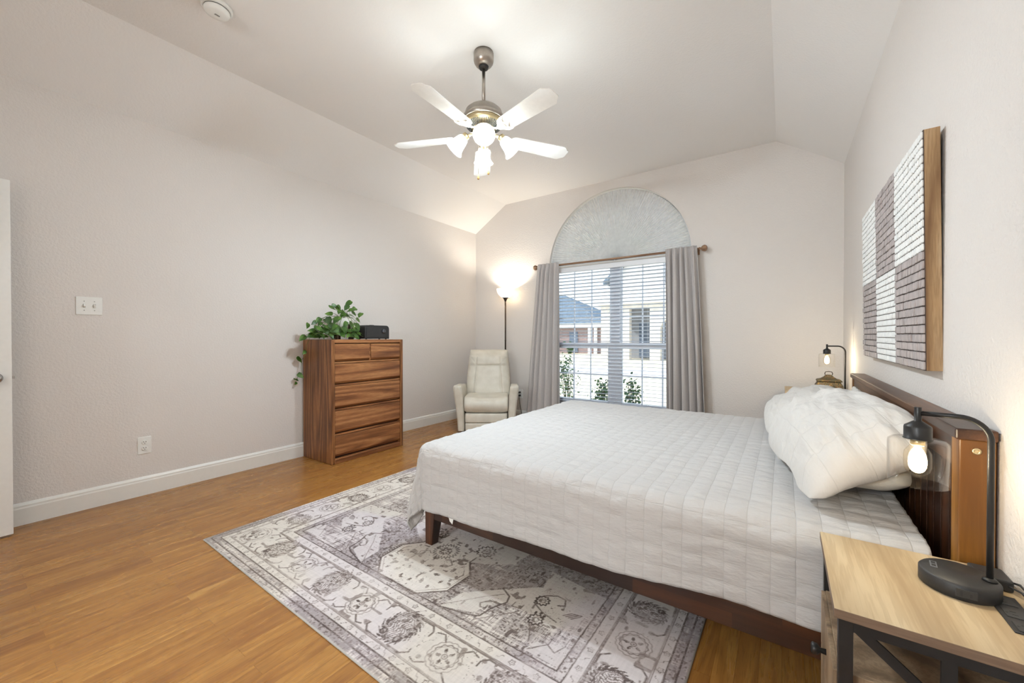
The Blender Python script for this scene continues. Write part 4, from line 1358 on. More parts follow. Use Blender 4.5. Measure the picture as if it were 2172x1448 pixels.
# ------------------------------------------------------------------ wall art
art = thing('wall_art', 'large wooden block wall art in six grey and white squares above the bed', 'wall art', (0.439, 2.540, 1.445), 0)
art.rotation_euler = (R(0.4), R(-0.9), 0)
AW, AH, AD = 0.6225, 0.412, 0.048
for y0, y1 in ((-AW, -AW + 0.012), (AW - 0.012, AW)):
    bm = B(); box(bm, -AD + 0.0072, -0.002, y0, y1, -AH, AH)
    obj('frame_side', bm, M['rustic'], art)
for z0, z1 in ((-AH, -AH + 0.012), (AH - 0.012, AH)):
    bm = B(); box(bm, -AD + 0.0072, -0.002, -AW + 0.012, AW - 0.012, z0, z1)
    obj('frame_rail', bm, M['rustic'], art)
bm = B(); box(bm, -AD + 0.0050, -AD + 0.0071, -AW, AW, -AH, AH)
obj('backing', bm, plain('art_backing', srgb(70, 54, 48), 0.8), art)
M['tile_white'] = plain('tile_white', srgb(240, 240, 238), 0.55, nscale=30, namt=0.05, bump=0.2, bscale=90)
M['tile_grey'] = plain('tile_grey', srgb(176, 166, 164), 0.6, nscale=22, namt=0.14, bump=0.3, bscale=90)
pw, ph_ = (2 * AW - 0.002) / 3, (2 * AH - 0.002) / 2
for ci in range(3):
    for ri in range(2):
        white = (ci + ri) % 2 == 1
        y0 = -AW + 0.001 + ci * pw; z0 = -AH + 0.001 + ri * ph_
        bm = B()
        rows = 15 if white else 13
        hz = ph_ / rows
        rg = random.Random(ci * 7 + ri)
        for k in range(rows):
            y = y0 + (0.0 if k % 2 == 0 or not white else -0.012)
            while y < y0 + pw - 0.004:
                wv_ = (0.026 if white else rg.choice((0.022, 0.03, 0.03, 0.045, 0.055))) * rg.uniform(0.94, 1.06)
                a, b = max(y, y0), min(y + wv_, y0 + pw)
                if b - a > 0.006:
                    g = 0.0012
                    dx_ = rg.uniform(0.000, 0.0025 if white else 0.006)
                    zz0, zz1 = z0 + k * hz + g, z0 + (k + 1) * hz - g
                    if not white: zz0 += rg.uniform(0, 0.001); zz1 -= rg.uniform(0, 0.001)
                    xf = -AD + 0.001 - dx_ * 0.5
                    inn = (b - a) * (0.24 if white else 0.08); inz = hz * (0.16 if white else 0.05)
                    hx_ = 0.004 if white else 0.0022
                    tl = rg.uniform(-0.0012, 0.0012)
                    cy, cz = (a + b) / 2, (zz0 + zz1) / 2; hy_, hz2 = (b - a) / 2 - g, (zz1 - zz0) / 2
                    ex_ = 3.4 if white else 9.0
                    def ringp(k, x, tilt):
                        out = []
                        for q in range(12):
                            t_a = 2 * PI * (q + 0.5) / 12
                            c_, s_ = math.cos(t_a), math.sin(t_a)
                            m_ = (abs(c_) ** ex_ + abs(s_) ** ex_) ** (-1 / ex_)
                            out.append(bm.verts.new((x + tilt * c_ * m_, cy + hy_ * k * c_ * m_, cz + hz2 * k * s_ * m_)))
                        return out
                    rings_ = [ringp(1.0, -AD + 0.005, 0), ringp(1.0, xf + 0.0018, 0), ringp(0.80 if white else 0.93, xf, tl)]
                    for P_, Q_ in zip(rings_[:-1], rings_[1:]):
                        for q in range(12):
                            bm.faces.new((P_[q], P_[(q + 1) % 12], Q_[(q + 1) % 12], Q_[q]))
                    bm.faces.new(rings_[-1])
                y += wv_
        t_ = obj('tile_panel', bm, M['tile_white'] if white else M['tile_grey'], art)
        t_['label'] = 'white oval block square' if white else 'grey rough block square'

# ------------------------------------------------------------------ chest of drawers
CX0, CX1, CY0, CY1, CH = -3.818, -3.330, 2.002, 2.806, 1.128
ch = thing('chest_of_drawers', 'tall oak chest of six drawers against the left wall', 'dresser', ((CX0 + CX1) / 2, (CY0 + CY1) / 2, 0))
def cp(o): o.location = (-(CX0 + CX1) / 2, -(CY0 + CY1) / 2, 0); return o
sw = 0.032
for y0 in (CY0, CY1 - sw):
    bm = B(); box(bm, CX0, CX1, y0, y0 + sw, 0, CH)
    cp(obj('side_panel', bm, M['oak_v'], ch, bevel=0.006, seg=3))
bm = B(); box(bm, CX0, CX1, CY0 + sw, CY1 - sw, CH - 0.034, CH)
cp(obj('top_panel', bm, M['oak_h'], ch, bevel=0.006, seg=3))
bm = B(); box(bm, CX0, CX1, CY0 + sw, CY1 - sw, 0.0, 0.045)
cp(obj('plinth', bm, M['oak_h'], ch, bevel=0.006, seg=3))
bm = B(); box(bm, CX0 + 0.005, CX1 - 0.052, CY0 + sw, CY1 - sw, 0.045, CH - 0.034)
cp(obj('carcass', bm, M['oak_dark'], ch))
def drawer(y0, y1, z0, z1):
    """front with a sloped finger lip along its lower edge"""
    bm = B()
    xf, xbk = CX1 - 0.008, CX1 - 0.050
    prism_pts = [(xbk, z0), (xf - 0.022, z0), (xf, z0 + 0.022), (xf, z1 - 0.004), (xf - 0.004, z1), (xbk, z1)]
    prism(bm, prism_pts, 1, y0, y1)
    cp(obj('drawer', bm, M['oak_h'], ch, bevel=0.003))
ya, yb_ = CY0 + sw + 0.003, CY1 - sw - 0.003
ym = 2.41
drawer(ya, ym - 0.009, 0.928, 1.088); drawer(ym + 0.009, yb_, 0.928, 1.088)
for z0, z1 in ((0.724, 0.906), (0.502, 0.700), (0.280, 0.477), (0.062, 0.250)):
    drawer(ya, yb_, z0, z1)
bm = B()
for z in (0.906, 0.700, 0.477, 0.250):
    box(bm, CX1 - 0.050, CX1 - 0.014, CY0 + sw, CY1 - sw, z + 0.003, z + 0.018)
box(bm, CX1 - 0.050, CX1 - 0.014, ym - 0.006, ym + 0.006, 0.928, CH - 0.034)
cp(obj('divider', bm, M['oak_h'], ch, bevel=0.002))

# black boxy device on chest
rd = thing('radio', 'black boxy tabletop radio with a round dial on top of the chest', 'radio', (-3.53, 2.580, CH))
bm = B()
arcp = []
for i in range(9):
    a = PI / 2 * i / 8
    arcp.append((0.148 - 0.030 + 0.030 * math.sin(a), 0.118 + 0.030 * math.cos(a) - 0.0))
prof = [(-0.148, 0.006), (0.148, 0.006)] + [(0.148 - 0.034 + 0.034 * math.cos(a), 0.106 + 0.038 * math.sin(a)) for a in [PI / 2 * i / 8 for i in range(9)]] + [(-0.148 + 0.022 - 0.022 * math.sin(a), 0.122 + 0.022 * math.cos(a)) for a in [PI / 2 * i / 6 for i in range(7)]]
prism(bm, prof, 0, -0.075, 0.075)
body = obj('body', bm, M['black_plastic'], rd, bevel=0.004)
bm = B(); box(bm, 0.0752, 0.0772, -0.130, 0.118, 0.022, 0.118)
obj('front_panel', bm, plain('speaker_cloth', (0.03, 0.029, 0.028, 1), 0.8, bump=0.5, bscale=500), rd, bevel=0.004)
bm = B(); lathe(bm, [(0.021, 0.0), (0.021, 0.012), (0.017, 0.018), (0.004, 0.018)], 28, Matrix.Translation((0.0772, 0.072, 0.086)) @ Matrix.Rotation(R(90), 4, 'Y'))
obj('dial', bm, plain('dial_grey', srgb(84, 86, 92), 0.3, 0.4), rd)
for y in (-0.12, 0.12):
    for x in (-0.055, 0.055):
        bm = B(); lathe(bm, [(0.009, 0.0005), (0.009, 0.006)], 12, Matrix.Translation((x, y, 0)))
        obj('foot', bm, M['black_plastic'], rd)
bm = B(); box(bm, -0.02, 0.02, -0.03, 0.0, 0.144, 0.149)
obj('button', bm, M['black_plastic'], rd)

# plant stand and trailing plant on chest
PX, PY = -3.60, 2.300
st = thing('plant_stand', 'low dark wooden stand holding the white plant pot on the chest', 'plant stand', (PX, PY, CH))
bm = B()
box(bm, -0.078, 0.078, -0.010, 0.010, 0.058, 0.074); box(bm, -0.010, 0.010, -0.078, -0.0101, 0.058, 0.074); box(bm, -0.010, 0.010, 0.0101, 0.078, 0.058, 0.074)
obj('cross_bar', bm, M['bronze'], st)
for sx, sy in ((1, 0), (-1, 0), (0, 1), (0, -1)):
    bm = B(); x, y = sx * 0.088, sy * 0.088
    box(bm, x - 0.010, x + 0.010, y - 0.010, y + 0.010, 0.0005, 0.150)
    obj('leg', bm, M['bronze'], st, bevel=0.002)
pl = thing('trailing_plant', 'trailing green vine plant in a white pot on the chest of drawers', 'plant', (PX, PY, CH + 0.0745))
bm = B(); lathe(bm, [(0.060, 0.0), (0.066, 0.004), (0.0745, 0.060), (0.077, 0.135), (0.0735, 0.135), (0.0725, 0.115), (0.002, 0.115)], 40)
obj('pot', bm, plain('white_ceramic', srgb(236, 232, 224), 0.35, namt=0.02), pl)
bm = B(); lathe(bm, [(0.0722, 0.110), (0.0722, 0.118), (0.03, 0.122), (0.002, 0.121)], 24)
obj('soil', bm, plain('soil', srgb(52, 40, 30), 0.95, bump=0.6, bscale=120, namt=0.3), pl)
def leaf_mat():
    t = NT('vine_leaf')
    t.pbsdf((0.05, 0.12, 0.02, 1), 0.38, 0, 0.45)
    v = t.coord()
    n = t.noise(v, 16, 2)
    t.l(t.ramp(n, [(0.32, srgb(40, 66, 26)), (0.52, srgb(62, 98, 38)), (0.70, srgb(104, 140, 58)), (0.80, srgb(128, 150, 66))]), t.b.inputs['Base Color'])
    tl = t.n('ShaderNodeBsdfTranslucent'); tl.inputs[0].default_value = srgb(110, 150, 50)
    mx = t.n('ShaderNodeMixShader'); mx.inputs[0].default_value = 0.15
    t.l(t.b.outputs[0], mx.inputs[1]); t.l(tl.outputs[0], mx.inputs[2]); t.l(mx.outputs[0], t.out.inputs[0])
    return t.m
M['leaf'] = leaf_mat()
M['stem'] = plain('vine_stem', srgb(92, 112, 52), 0.6, namt=0.2)
# positions relative to pot base: (dx toward room, dy along wall, dz)
Z0 = CH + 0.0745
def rel(x, y, z): return Vector((x - PX, y - PY, z - Z0))
leaves = []
def L_(y, z, x=-3.55, s=0.045, tilt=None): leaves.append((rel(x, y, z), s, tilt))
for (y, z, x, s) in ((2.335, 1.487, -3.58, .060), (2.300, 1.445, -3.56, .052), (2.385, 1.435, -3.56, .055), (2.150, 1.432, -3.57, .055), (2.185, 1.445, -3.6, .026), (2.225, 1.447, -3.57, .038),
                     (2.335, 1.415, -3.55, .040), (2.215, 1.395, -3.55, .042), (2.390, 1.392, -3.58, .045), (2.440, 1.378, -3.54, .054), (2.345, 1.365, -3.55, .038), (2.255, 1.405, -3.6, .03),
                     (2.120, 1.372, -3.56, .050), (2.160, 1.318, -3.50, .074), (2.090, 1.305, -3.52, .062), (2.020, 1.310, -3.57, .050), (1.985, 1.285, -3.58, .042),
                     (2.235, 1.275, -3.48, .050), (2.295, 1.270, -3.47, .066), (2.360, 1.262, -3.48, .066), (2.425, 1.325, -3.56, .046), (2.335, 1.225, -3.46, .058), (2.365, 1.195, -3.47, .052),
                     (2.280, 1.215, -3.46, .050), (2.265, 1.165, -3.44, .042), (2.310, 1.175, -3.44, .045), (2.220, 1.225, -3.47, .055), (2.170, 1.235, -3.49, .050), (2.150, 1.195, -3.48, .044),
                     (2.110, 1.255, -3.50, .056), (2.060, 1.245, -3.52, .058), (2.030, 1.215, -3.53, .060), (2.000, 1.240, -3.58, .05), (1.965, 1.205, -3.56, .066), (1.950, 1.165, -3.57, .060), (2.010, 1.165, -3.50, .056),
                     (1.905, 1.145, -3.63, .058), (2.095, 1.165, -3.48, .04), (2.05, 1.28, -3.6, .045), (2.12, 1.30, -3.62, .05), (2.02, 1.20, -3.66, .05), (1.96, 1.26, -3.65, .045),
                     (1.955, 1.008, -3.70, .036), (1.945, 0.940, -3.78, .050), (1.945, 0.790, -3.76, .048), (1.935, 0.745, -3.835, .030), (1.925, 0.715, -3.80, .028), (1.915, 0.755, -3.815, .022)):
    if x < XL + 0.03: x = XL + 0.035
    L_(y, z, x, s)
N_MAIN = len(leaves)
for _ in range(34):
    y = rnd.uniform(1.97, 2.36)
    L_(y, rnd.uniform(1.155, 1.205 if y > 2.18 else 1.26), rnd.uniform(-3.62, -3.45), rnd.uniform(0.045, 0.062))
for _ in range(9):
    L_(rnd.uniform(2.18, 2.42), rnd.uniform(1.36, 1.46), rnd.uniform(-3.62, -3.56), rnd.uniform(0.038, 0.052))
def leaf_geo(bm, c, s, nrm, tipdir):
    nrm = nrm.normalized(); t = (tipdir - nrm * tipdir.dot(nrm)).normalized(); w = nrm.cross(t)
    outline = [(0, -0.42), (0.10, -0.56), (0.26, -0.58), (0.42, -0.42), (0.47, -0.16), (0.42, 0.12), (0.28, 0.42), (0.12, 0.66), (0.0, 0.86)]
    def P_(a, b):
        k = abs(a)
        return c + w * (a * s) + t * (b * s) + nrm * (s * (0.26 * k - 0.16 * max(b, 0) ** 2 - 0.3 * k * k))
    mid = [bm.verts.new(P_(0, b)) for (_, b) in outline]
    for sg in (1, -1):
        half = [bm.verts.new(P_(sg * a * 0.55, b)) for (a, b) in outline[1:-1]]
        out = [bm.verts.new(P_(sg * a, b)) for (a, b) in outline[1:-1]]
        def q(*v):
            f = bm.faces.new(v if sg > 0 else tuple(reversed(v))); f.smooth = True
        for i in range(len(out) - 1):
            q(half[i], out[i], out[i + 1], half[i + 1])
            q(mid[i + 1], half[i], half[i + 1], mid[i + 2])
        q(mid[0], half[0], mid[1]); q(mid[0], out[0], half[0]); 
        q(mid[-2], half[-1], mid[-1]); q(half[-1], out[-1], mid[-1])
bmL = B(); bmS = B()
pr_ = random.Random(4)
for li, (c, s, _) in enumerate(leaves):
    nrm = Vector((0.75 + pr_.uniform(-.3, .3), pr_.uniform(-.75, .45), 0.55 + pr_.uniform(-.5, .5)))
    tip = Vector((pr_.uniform(-.2, .5), pr_.uniform(-1, 1), -0.6 + pr_.uniform(-.5, .7)))
    leaf_geo(bmL, c, s * 1.05, nrm, tip)
    if c.z > -0.10 and (li < N_MAIN and li % 3 != 2 or li > N_MAIN + 33):
        top = Vector((0, 0, 0.125)) + Vector((pr_.uniform(-.03, .05), pr_.uniform(-.05, .05), 0))
        ang = math.atan2(c.y, c.x)
        rim = Vector((0.079 * math.cos(ang), 0.079 * math.sin(ang), 0.142))
        if c.z > 0.14: mids = [top + Vector((0, 0, 0.02)), (top + c) / 2 + Vector((0, 0, 0.03))]
        else: mids = [rim, rim * 0.5 + c * 0.5 + Vector((0.02, 0, 0.035))]
        tube(bmS, [top] + mids + [c], 0.0016, 6)
edge = rel(-3.62, 1.965, CH + 0.02)
for path in ([Vector((0, -0.03, 0.125)), Vector((0.0, -0.080, 0.143)), Vector((0.03, -0.16, 0.06)), edge, rel(-3.66, 1.982, CH + 0.008), rel(-3.70, 1.972, 1.07), rel(-3.72, 1.975, 0.98), rel(-3.77, 1.96, 0.93), rel(-3.78, 1.965, 0.85), rel(-3.76, 1.96, 0.80), rel(-3.79, 1.955, 0.80), rel(-3.80, 1.94, 0.77), rel(-3.80, 1.93, 0.735)],):
    tube(bmS, path, 0.0018, 6)
for k in range(14):
    a = Vector((0.09, -0.05 + 0.01 * k, 0.02)); y = pr_.uniform(1.93, 2.35)
    p0 = rel(-3.48 + pr_.uniform(-.04, .03), y, CH + pr_.uniform(.006, .06)); p1 = rel(-3.50 + pr_.uniform(-.06, .03), y + pr_.uniform(0.10, 0.2), CH + pr_.uniform(.01, .07))
    tube(bmS, [p0, (p0 + p1) / 2 + Vector((0, 0, 0.02)), p1], 0.0017, 6)
obj('leaves', bmL, M['leaf'], pl)
obj('stems', bmS, M['stem'], pl)

# ------------------------------------------------------------------ recliner
def rounded(bm, x0, x1, y0, y1, z0, z1):
    return box(bm, x0, x1, y0, y1, z0, z1)
# local axes: +y to the back, x to the right as seen from the front; faces the camera
rc = thing('recliner', 'cream leather recliner armchair in the corner below the floor lamp', 'armchair', (-2.916, 3.700, 0), R(34.47))
def cushion(name, nx, ny, fn, parent, seams=None, sub=2):
    pass
def soft_box(name, pts, bev, seg=4, sub=False):
    bm = B(); hexa(bm, pts)
    o = obj(name, bm, M['leather'], rc, smooth=True, bevel=bev, seg=seg)
    return o
for s in (-1, 1):
    def X_(v): return s * v
    # arm: flares outward and forward to its rounded top, slim at the base
    sec = [  # (z, inner x, outer x, front y, back y)
        (0.02, 0.262, 0.345, 0.045, 0.62), (0.16, 0.262, 0.350, 0.030, 0.63), (0.32, 0.268, 0.365, 0.010, 0.64), (0.44, 0.275, 0.380, -0.015, 0.64),
        (0.52, 0.282, 0.390, -0.035, 0.62), (0.560, 0.290, 0.391, -0.036, 0.58), (0.578, 0.305, 0.380, -0.022, 0.55)]
    bm = B()
    rings = []
    for z, xi, xo, yf, yk in sec:
        c = 0.018 if z < 0.55 else 0.03
        pts = [(xi + c, yf), (xo - c, yf), (xo, yf + c), (xo, yk - c), (xo - c, yk), (xi + c, yk), (xi, yk - c), (xi, yf + c)]
        zz = lambda y: z + (0.022 * math.sin(PI * min(1, max(0, (y - yf) / (yk - yf)))) - 0.035 * ((y - yf) / (yk - yf))) * (1 if z > 0.45 else 0)
        rings.append([bm.verts.new((X_(px), py, zz(py))) for px, py in pts])
    bm.faces.new(rings[0]); bm.faces.new(rings[-1])
    for a, b in zip(rings[:-1], rings[1:]):
        for i in range(8):
            j = (i + 1) % 8; bm.faces.new((a[i], a[j], b[j], b[i]))
    o = obj('arm', bm, M['leather'], rc, smooth=True)
    md = o.modifiers.new('bev', 'BEVEL'); md.width = 0.008; md.segments = 2
    md = o.modifiers.new('sub', 'SUBSURF'); md.levels = 1; md.render_levels = 2
def grid_cushion(name, w0, w1, d_profile, n=40, parent=rc):
    pass
# seat cushion: sculpted box with a crowned top and rolled front
nu, nv = 41, 48
u = np.linspace(-1, 1, nu)
prof = []                                   # closed side profile (y,z) of the seat
for a in np.linspace(0, 1, 16): prof.append((0.40 - 0.36 * a, 0.435 + 0.005 * math.sin(PI * a)))
for a in np.linspace(0.08, 1, 14): prof.append((0.040 - 0.052 * math.sin(PI * a) ** 0.8, 0.435 - 0.185 * a))
for a in np.linspace(0.05, 1, 18): prof.append((0.040 + 0.36 * a, 0.245))
prof = np.array(prof)
Pn = len(prof)
U2, K2 = np.meshgrid(u, np.arange(Pn), indexing='ij')
py = prof[K2, 0]; pz = prof[K2, 1]
rim = (1 - np.abs(U2) ** 6)
cz = 0.345
sc_ = 0.80 + 0.20 * rim ** 0.5
y_ = 0.20 + (py - 0.20) * (0.93 + 0.07 * rim ** 0.5); z_ = cz + (pz - cz) * sc_
z_ = z_ + np.where(pz > 0.40, -0.018 * np.cos(U2 * PI / 2) * sstep(0.38, 0.05, py) + 0.012 * np.abs(U2) ** 2, 0)
z_ = z_ + 0.004 * (fbm(U2 * 4, py * 12, 3, 2) - 0.5)
P = np.stack([U2 * 0.262, y_, z_], -1)
P = np.concatenate([P, P[:, :1]], 1)
me = grid_mesh('seat_cushion', P)
b2 = bmesh.new(); b2.from_mesh(me); bmesh.ops.remove_doubles(b2, verts=b2.verts[:], dist=1e-5)
bmesh.ops.holes_fill(b2, edges=[e for e in b2.edges if e.is_boundary]); bmesh.ops.recalc_face_normals(b2, faces=b2.faces[:]); b2.to_mesh(me); b2.free()
link('seat_cushion', me, M['leather'], rc, True)
# footrest panel in two tiers
bm = B(); box(bm, -0.252, 0.252, 0.012, 0.070, 0.128, 0.238)
obj('footrest', bm, M['leather'], rc, smooth=True, bevel=0.018, seg=4)
bm = B(); box(bm, -0.250, 0.250, 0.018, 0.070, 0.035, 0.124)
obj('footrest_flap', bm, M['leather'], rc, smooth=True, bevel=0.012, seg=4)
bm = B(); box(bm, -0.255, 0.255, 0.072, 0.60, 0.03, 0.24)
obj('base_frame', bm, M['leather'], rc, bevel=0.01)
bm = B(); box(bm, -0.30, 0.30, 0.08, 0.58, 0.0, 0.032)
obj('plinth', bm, M['black_metal'], rc)
# backrest with head pillow and side bolsters
nu, nv = 61, 70
u = np.linspace(-1, 1, nu); v = np.linspace(0, 1, nv)
U2, V2 = np.meshgrid(u, v, indexing='ij')
zb_, zt_ = 0.40, 0.985
hw = 0.292 - 0.036 * V2 ** 1.5 - 0.006 * (V2 > 0.97)
zz = zb_ + (zt_ - zb_) * V2
lean = 0.395 + 0.185 * V2 ** 1.05
edge = np.clip(1 - np.abs(U2) ** 5, 0, 1) ** 0.5 * np.clip(1 - V2 ** 14, 0, 1) ** 0.5
front = lean + 0.075 - 0.075 * edge
inner = 0.60 - 0.10 * V2
bol = sstep(0, 0.10, np.abs(U2) - inner) * (V2 < 0.86)
front = front - 0.018 * bol * edge * sstep(0.0, 0.1, V2)
head = sstep(0.635, 0.70, V2) 
front = front - 0.034 * head * edge * np.exp(-((V2 - 0.84) / 0.20) ** 2)
crease = np.exp(-((np.abs(U2) - inner) / 0.018) ** 2) * sstep(0.66, 0.60, V2) + np.exp(-((V2 - 0.655) / 0.012) ** 2) * sstep(0.0, 0.05, inner - np.abs(U2))
dcur = 0.655 + 0.20 * sstep(0.45, 1.0, np.abs(U2))
crease = crease + np.exp(-((V2 - dcur) / 0.010) ** 2) * (np.abs(U2) > inner) * 0.8
front = front + 0.012 * np.clip(crease, 0, 1) * edge
front = front + 0.006 * (fbm(U2 * 3, V2 * 4, 9, 2) - 0.5)
P1 = np.stack([U2 * hw, front, zz], -1)
back = lean + 0.105 + 0.03 * (1 - edge)
P2 = np.stack([U2 * hw * 0.995, np.maximum(back, front + 0.005), zz], -1)
P = np.concatenate([P1, P2[::-1]], 0); P = np.concatenate([P, P[:1]], 0)
me = grid_mesh('backrest', P)
b2 = bmesh.new(); b2.from_mesh(me); bmesh.ops.remove_doubles(b2, verts=b2.verts[:], dist=1e-5)
bmesh.ops.holes_fill(b2, edges=[e for e in b2.edges if e.is_boundary]); bmesh.ops.recalc_face_normals(b2, faces=b2.faces[:]); b2.to_mesh(me); b2.free()
link('backrest', me, M['leather'], rc, True)

# ------------------------------------------------------------------ floor lamp
FX, FYY = -3.186, 4.480
fl = thing('floor_lamp', 'tall thin dark torchiere floor lamp with a glowing white bowl behind the recliner', 'lamp', (FX, FYY, 0))
bm = B(); lathe(bm, [(0.110, 0.0), (0.112, 0.008), (0.100, 0.020), (0.02, 0.030), (0.012, 0.040)], 36)
obj('base', bm, M['bronze'], fl)
bm = B(); lathe(bm, [(0.0105, 0.035), (0.0105, 1.10), (0.012, 1.102), (0.012, 1.115), (0.0105, 1.117), (0.0105, 1.655)], 16)
obj('pole', bm, M['bronze'], fl)
bm = B(); lathe(bm, [(0.012, 1.650), (0.016, 1.665), (0.030, 1.690), (0.043, 1.702), (0.043, 1.706), (0.020, 1.706)], 28)
obj('fitter', bm, M['bronze'], fl)
bm = B(); tube(bm, [(0.03, 0, 1.69), (0.075, 0.0, 1.688)], 0.0022, 6)
obj('switch', bm, M['bronze'], fl)
M['bowl'] = frosted('torchiere_glass', (1.0, 0.90, 0.74, 1), 0.55, 0.10)
bm = B(); lathe(bm, [(0.038, 1.706), (0.070, 1.722), (0.098, 1.750), (0.115, 1.785), (0.122, 1.822), (0.120, 1.822), (0.112, 1.786), (0.095, 1.752), (0.068, 1.725), (0.038, 1.709)], 40, None, False, False)
obj('bowl', bm, M['bowl'], fl)
bm = B(); lathe(bm, [(0.010, 1.708), (0.022, 1.730), (0.028, 1.755), (0.022, 1.780), (0.004, 1.792)], 20)
obj('bulb', bm, emit_mat('torch_bulb', (1, 0.85, 0.6, 1), 10, 0.5), fl)
light('floor_lamp_light', 'POINT', (FX, FYY, 1.740), 42.0, (1.0, 0.93, 0.80), shadow_soft_size=0.03)

def cord(zp, pts, parent):
    bm = B()
    lathe(bm, [(0.013, 0), (0.014, 0.012), (0.012, 0.026), (0.006, 0.032)], 14, Matrix.Translation((ox, YB - 0.0112, zp)) @ Matrix.Rotation(R(90), 4, 'X'))
    tube(bm, [(ox, YB - 0.040, zp)] + pts, 0.0032, 8)
    o = obj('power_cord', bm, M['black_plastic'], parent)
    o['label'] = 'black power cord plugged into the outlet'
    bpy.context.view_layer.update()
    o.matrix_parent_inverse = parent.matrix_world.inverted()
cord(0.3865, [(ox - 0.01, YB - 0.06, 0.37), (ox - 0.03, YB - 0.06, 0.28), (ox - 0.06, YB - 0.05, 0.16), (ox - 0.075, YB - 0.055, 0.03), (ox - 0.10, YB - 0.09, 0.006), (FX + 0.10, FYY, 0.006)], fl)
cord(0.3435, [(ox + 0.01, YB - 0.055, 0.33), (ox + 0.025, YB - 0.055, 0.22), (ox + 0.055, YB - 0.06, 0.10), (ox + 0.05, YB - 0.07, 0.006), (ox, YB - 0.16, 0.006), (-3.05, 4.34, 0.02)], rc)

# ------------------------------------------------------------------ ceiling fan
FC = (-1.665, 2.090)
fan = thing('ceiling_fan', 'brushed nickel ceiling fan with five white blades and four lit glass shades', 'ceiling fan', (FC[0], FC[1], HH))
def zf(z): return z - HH
bm = B(); lathe(bm, [(0.064, 0.0), (0.064, -0.008), (0.067, -0.010), (0.067, -0.052), (0.064, -0.066), (0.054, -0.082), (0.040, -0.092), (0.022, -0.096)], 40)
obj('canopy', bm, M['nickel'], fan)
bm = B(); lathe(bm, [(0.034, -0.092), (0.030, -0.106), (0.016, -0.113)], 24)
obj('canopy_collar', bm, M['black_plastic'], fan)
bm = B(); lathe(bm, [(0.0115, -0.105), (0.0115, zf(2.690))], 20)
obj('downrod', bm, M['nickel'], fan)
bm = B(); lathe(bm, [(0.018, zf(2.700)), (0.020, zf(2.688)), (0.060, zf(2.686)), (0.098, zf(2.676)), (0.120, zf(2.656)), (0.130, zf(2.622)), (0.136, zf(2.618)), (0.136, zf(2.598)), (0.130, zf(2.590))], 56)
obj('motor_housing', bm, M['nickel'], fan)
bm = B(); lathe(bm, [(0.131, zf(2.592)), (0.124, zf(2.570)), (0.100, zf(2.550)), (0.062, zf(2.540)), (0.050, zf(2.538))], 56, None, True, True)
vr = obj('vent_ring', bm, M['brass'], fan)
bm = B()
for k in range(60):
    a = 2 * PI * k / 60
    Mx = Matrix.Rotation(a, 4, 'Z') @ Matrix.Translation((0.101, 0, zf(2.5495))) @ Matrix.Rotation(R(38), 4, 'Y').inverted()
    box(bm, -0.024, 0.020, -0.0022, 0.0022, -0.003, 0.001, Mx)
obj('vent_slots', bm, M['dark_slot'], vr)
bm = B(); lathe(bm, [(0.052, zf(2.540)), (0.060, zf(2.534)), (0.060, zf(2.516)), (0.048, zf(2.510))], 40)
obj('flywheel', bm, M['black_metal'], fan)
bm = B(); lathe(bm, [(0.046, zf(2.514)), (0.048, zf(2.510)), (0.048, zf(2.468)), (0.040, zf(2.455)), (0.022, zf(2.446)), (0.012, zf(2.436)), (0.004, zf(2.432))], 40)
obj('switch_housing', bm, M['nickel'], fan)
M['blade'] = plain('white_blade', srgb(248, 246, 241), 0.45, namt=0.02)
BZ = zf(2.492)
def blade_bm():
    bm = B()
    Mx = Matrix.Translation((0, 0, BZ)) @ Matrix.Rotation(R(-11), 4, 'X')
    r0, r1 = 0.205, 0.640
    out = [(r0, -0.050), (r0 + 0.02, -0.056), (r1 - 0.055, -0.070), (r1 - 0.042, -0.069), (r1 - 0.018, -0.045), (r1 - 0.006, -0.040), (r1, -0.026), (r1, 0.026), (r1 - 0.006, 0.040), (r1 - 0.018, 0.045), (r1 - 0.042, 0.069), (r1 - 0.055, 0.070), (r0 + 0.02, 0.056), (r0, 0.050)]
    top = [bm.verts.new(Mx @ Vector((x, y, 0.003))) for x, y in out]; bot = [bm.verts.new(Mx @ Vector((x, y, -0.003))) for x, y in out]
    bm.faces.new(top); bm.faces.new(list(reversed(bot)))
    for i in range(len(out)):
        j = (i + 1) % len(out); bm.faces.new((bot[i], bot[j], top[j], top[i]))
    return bm
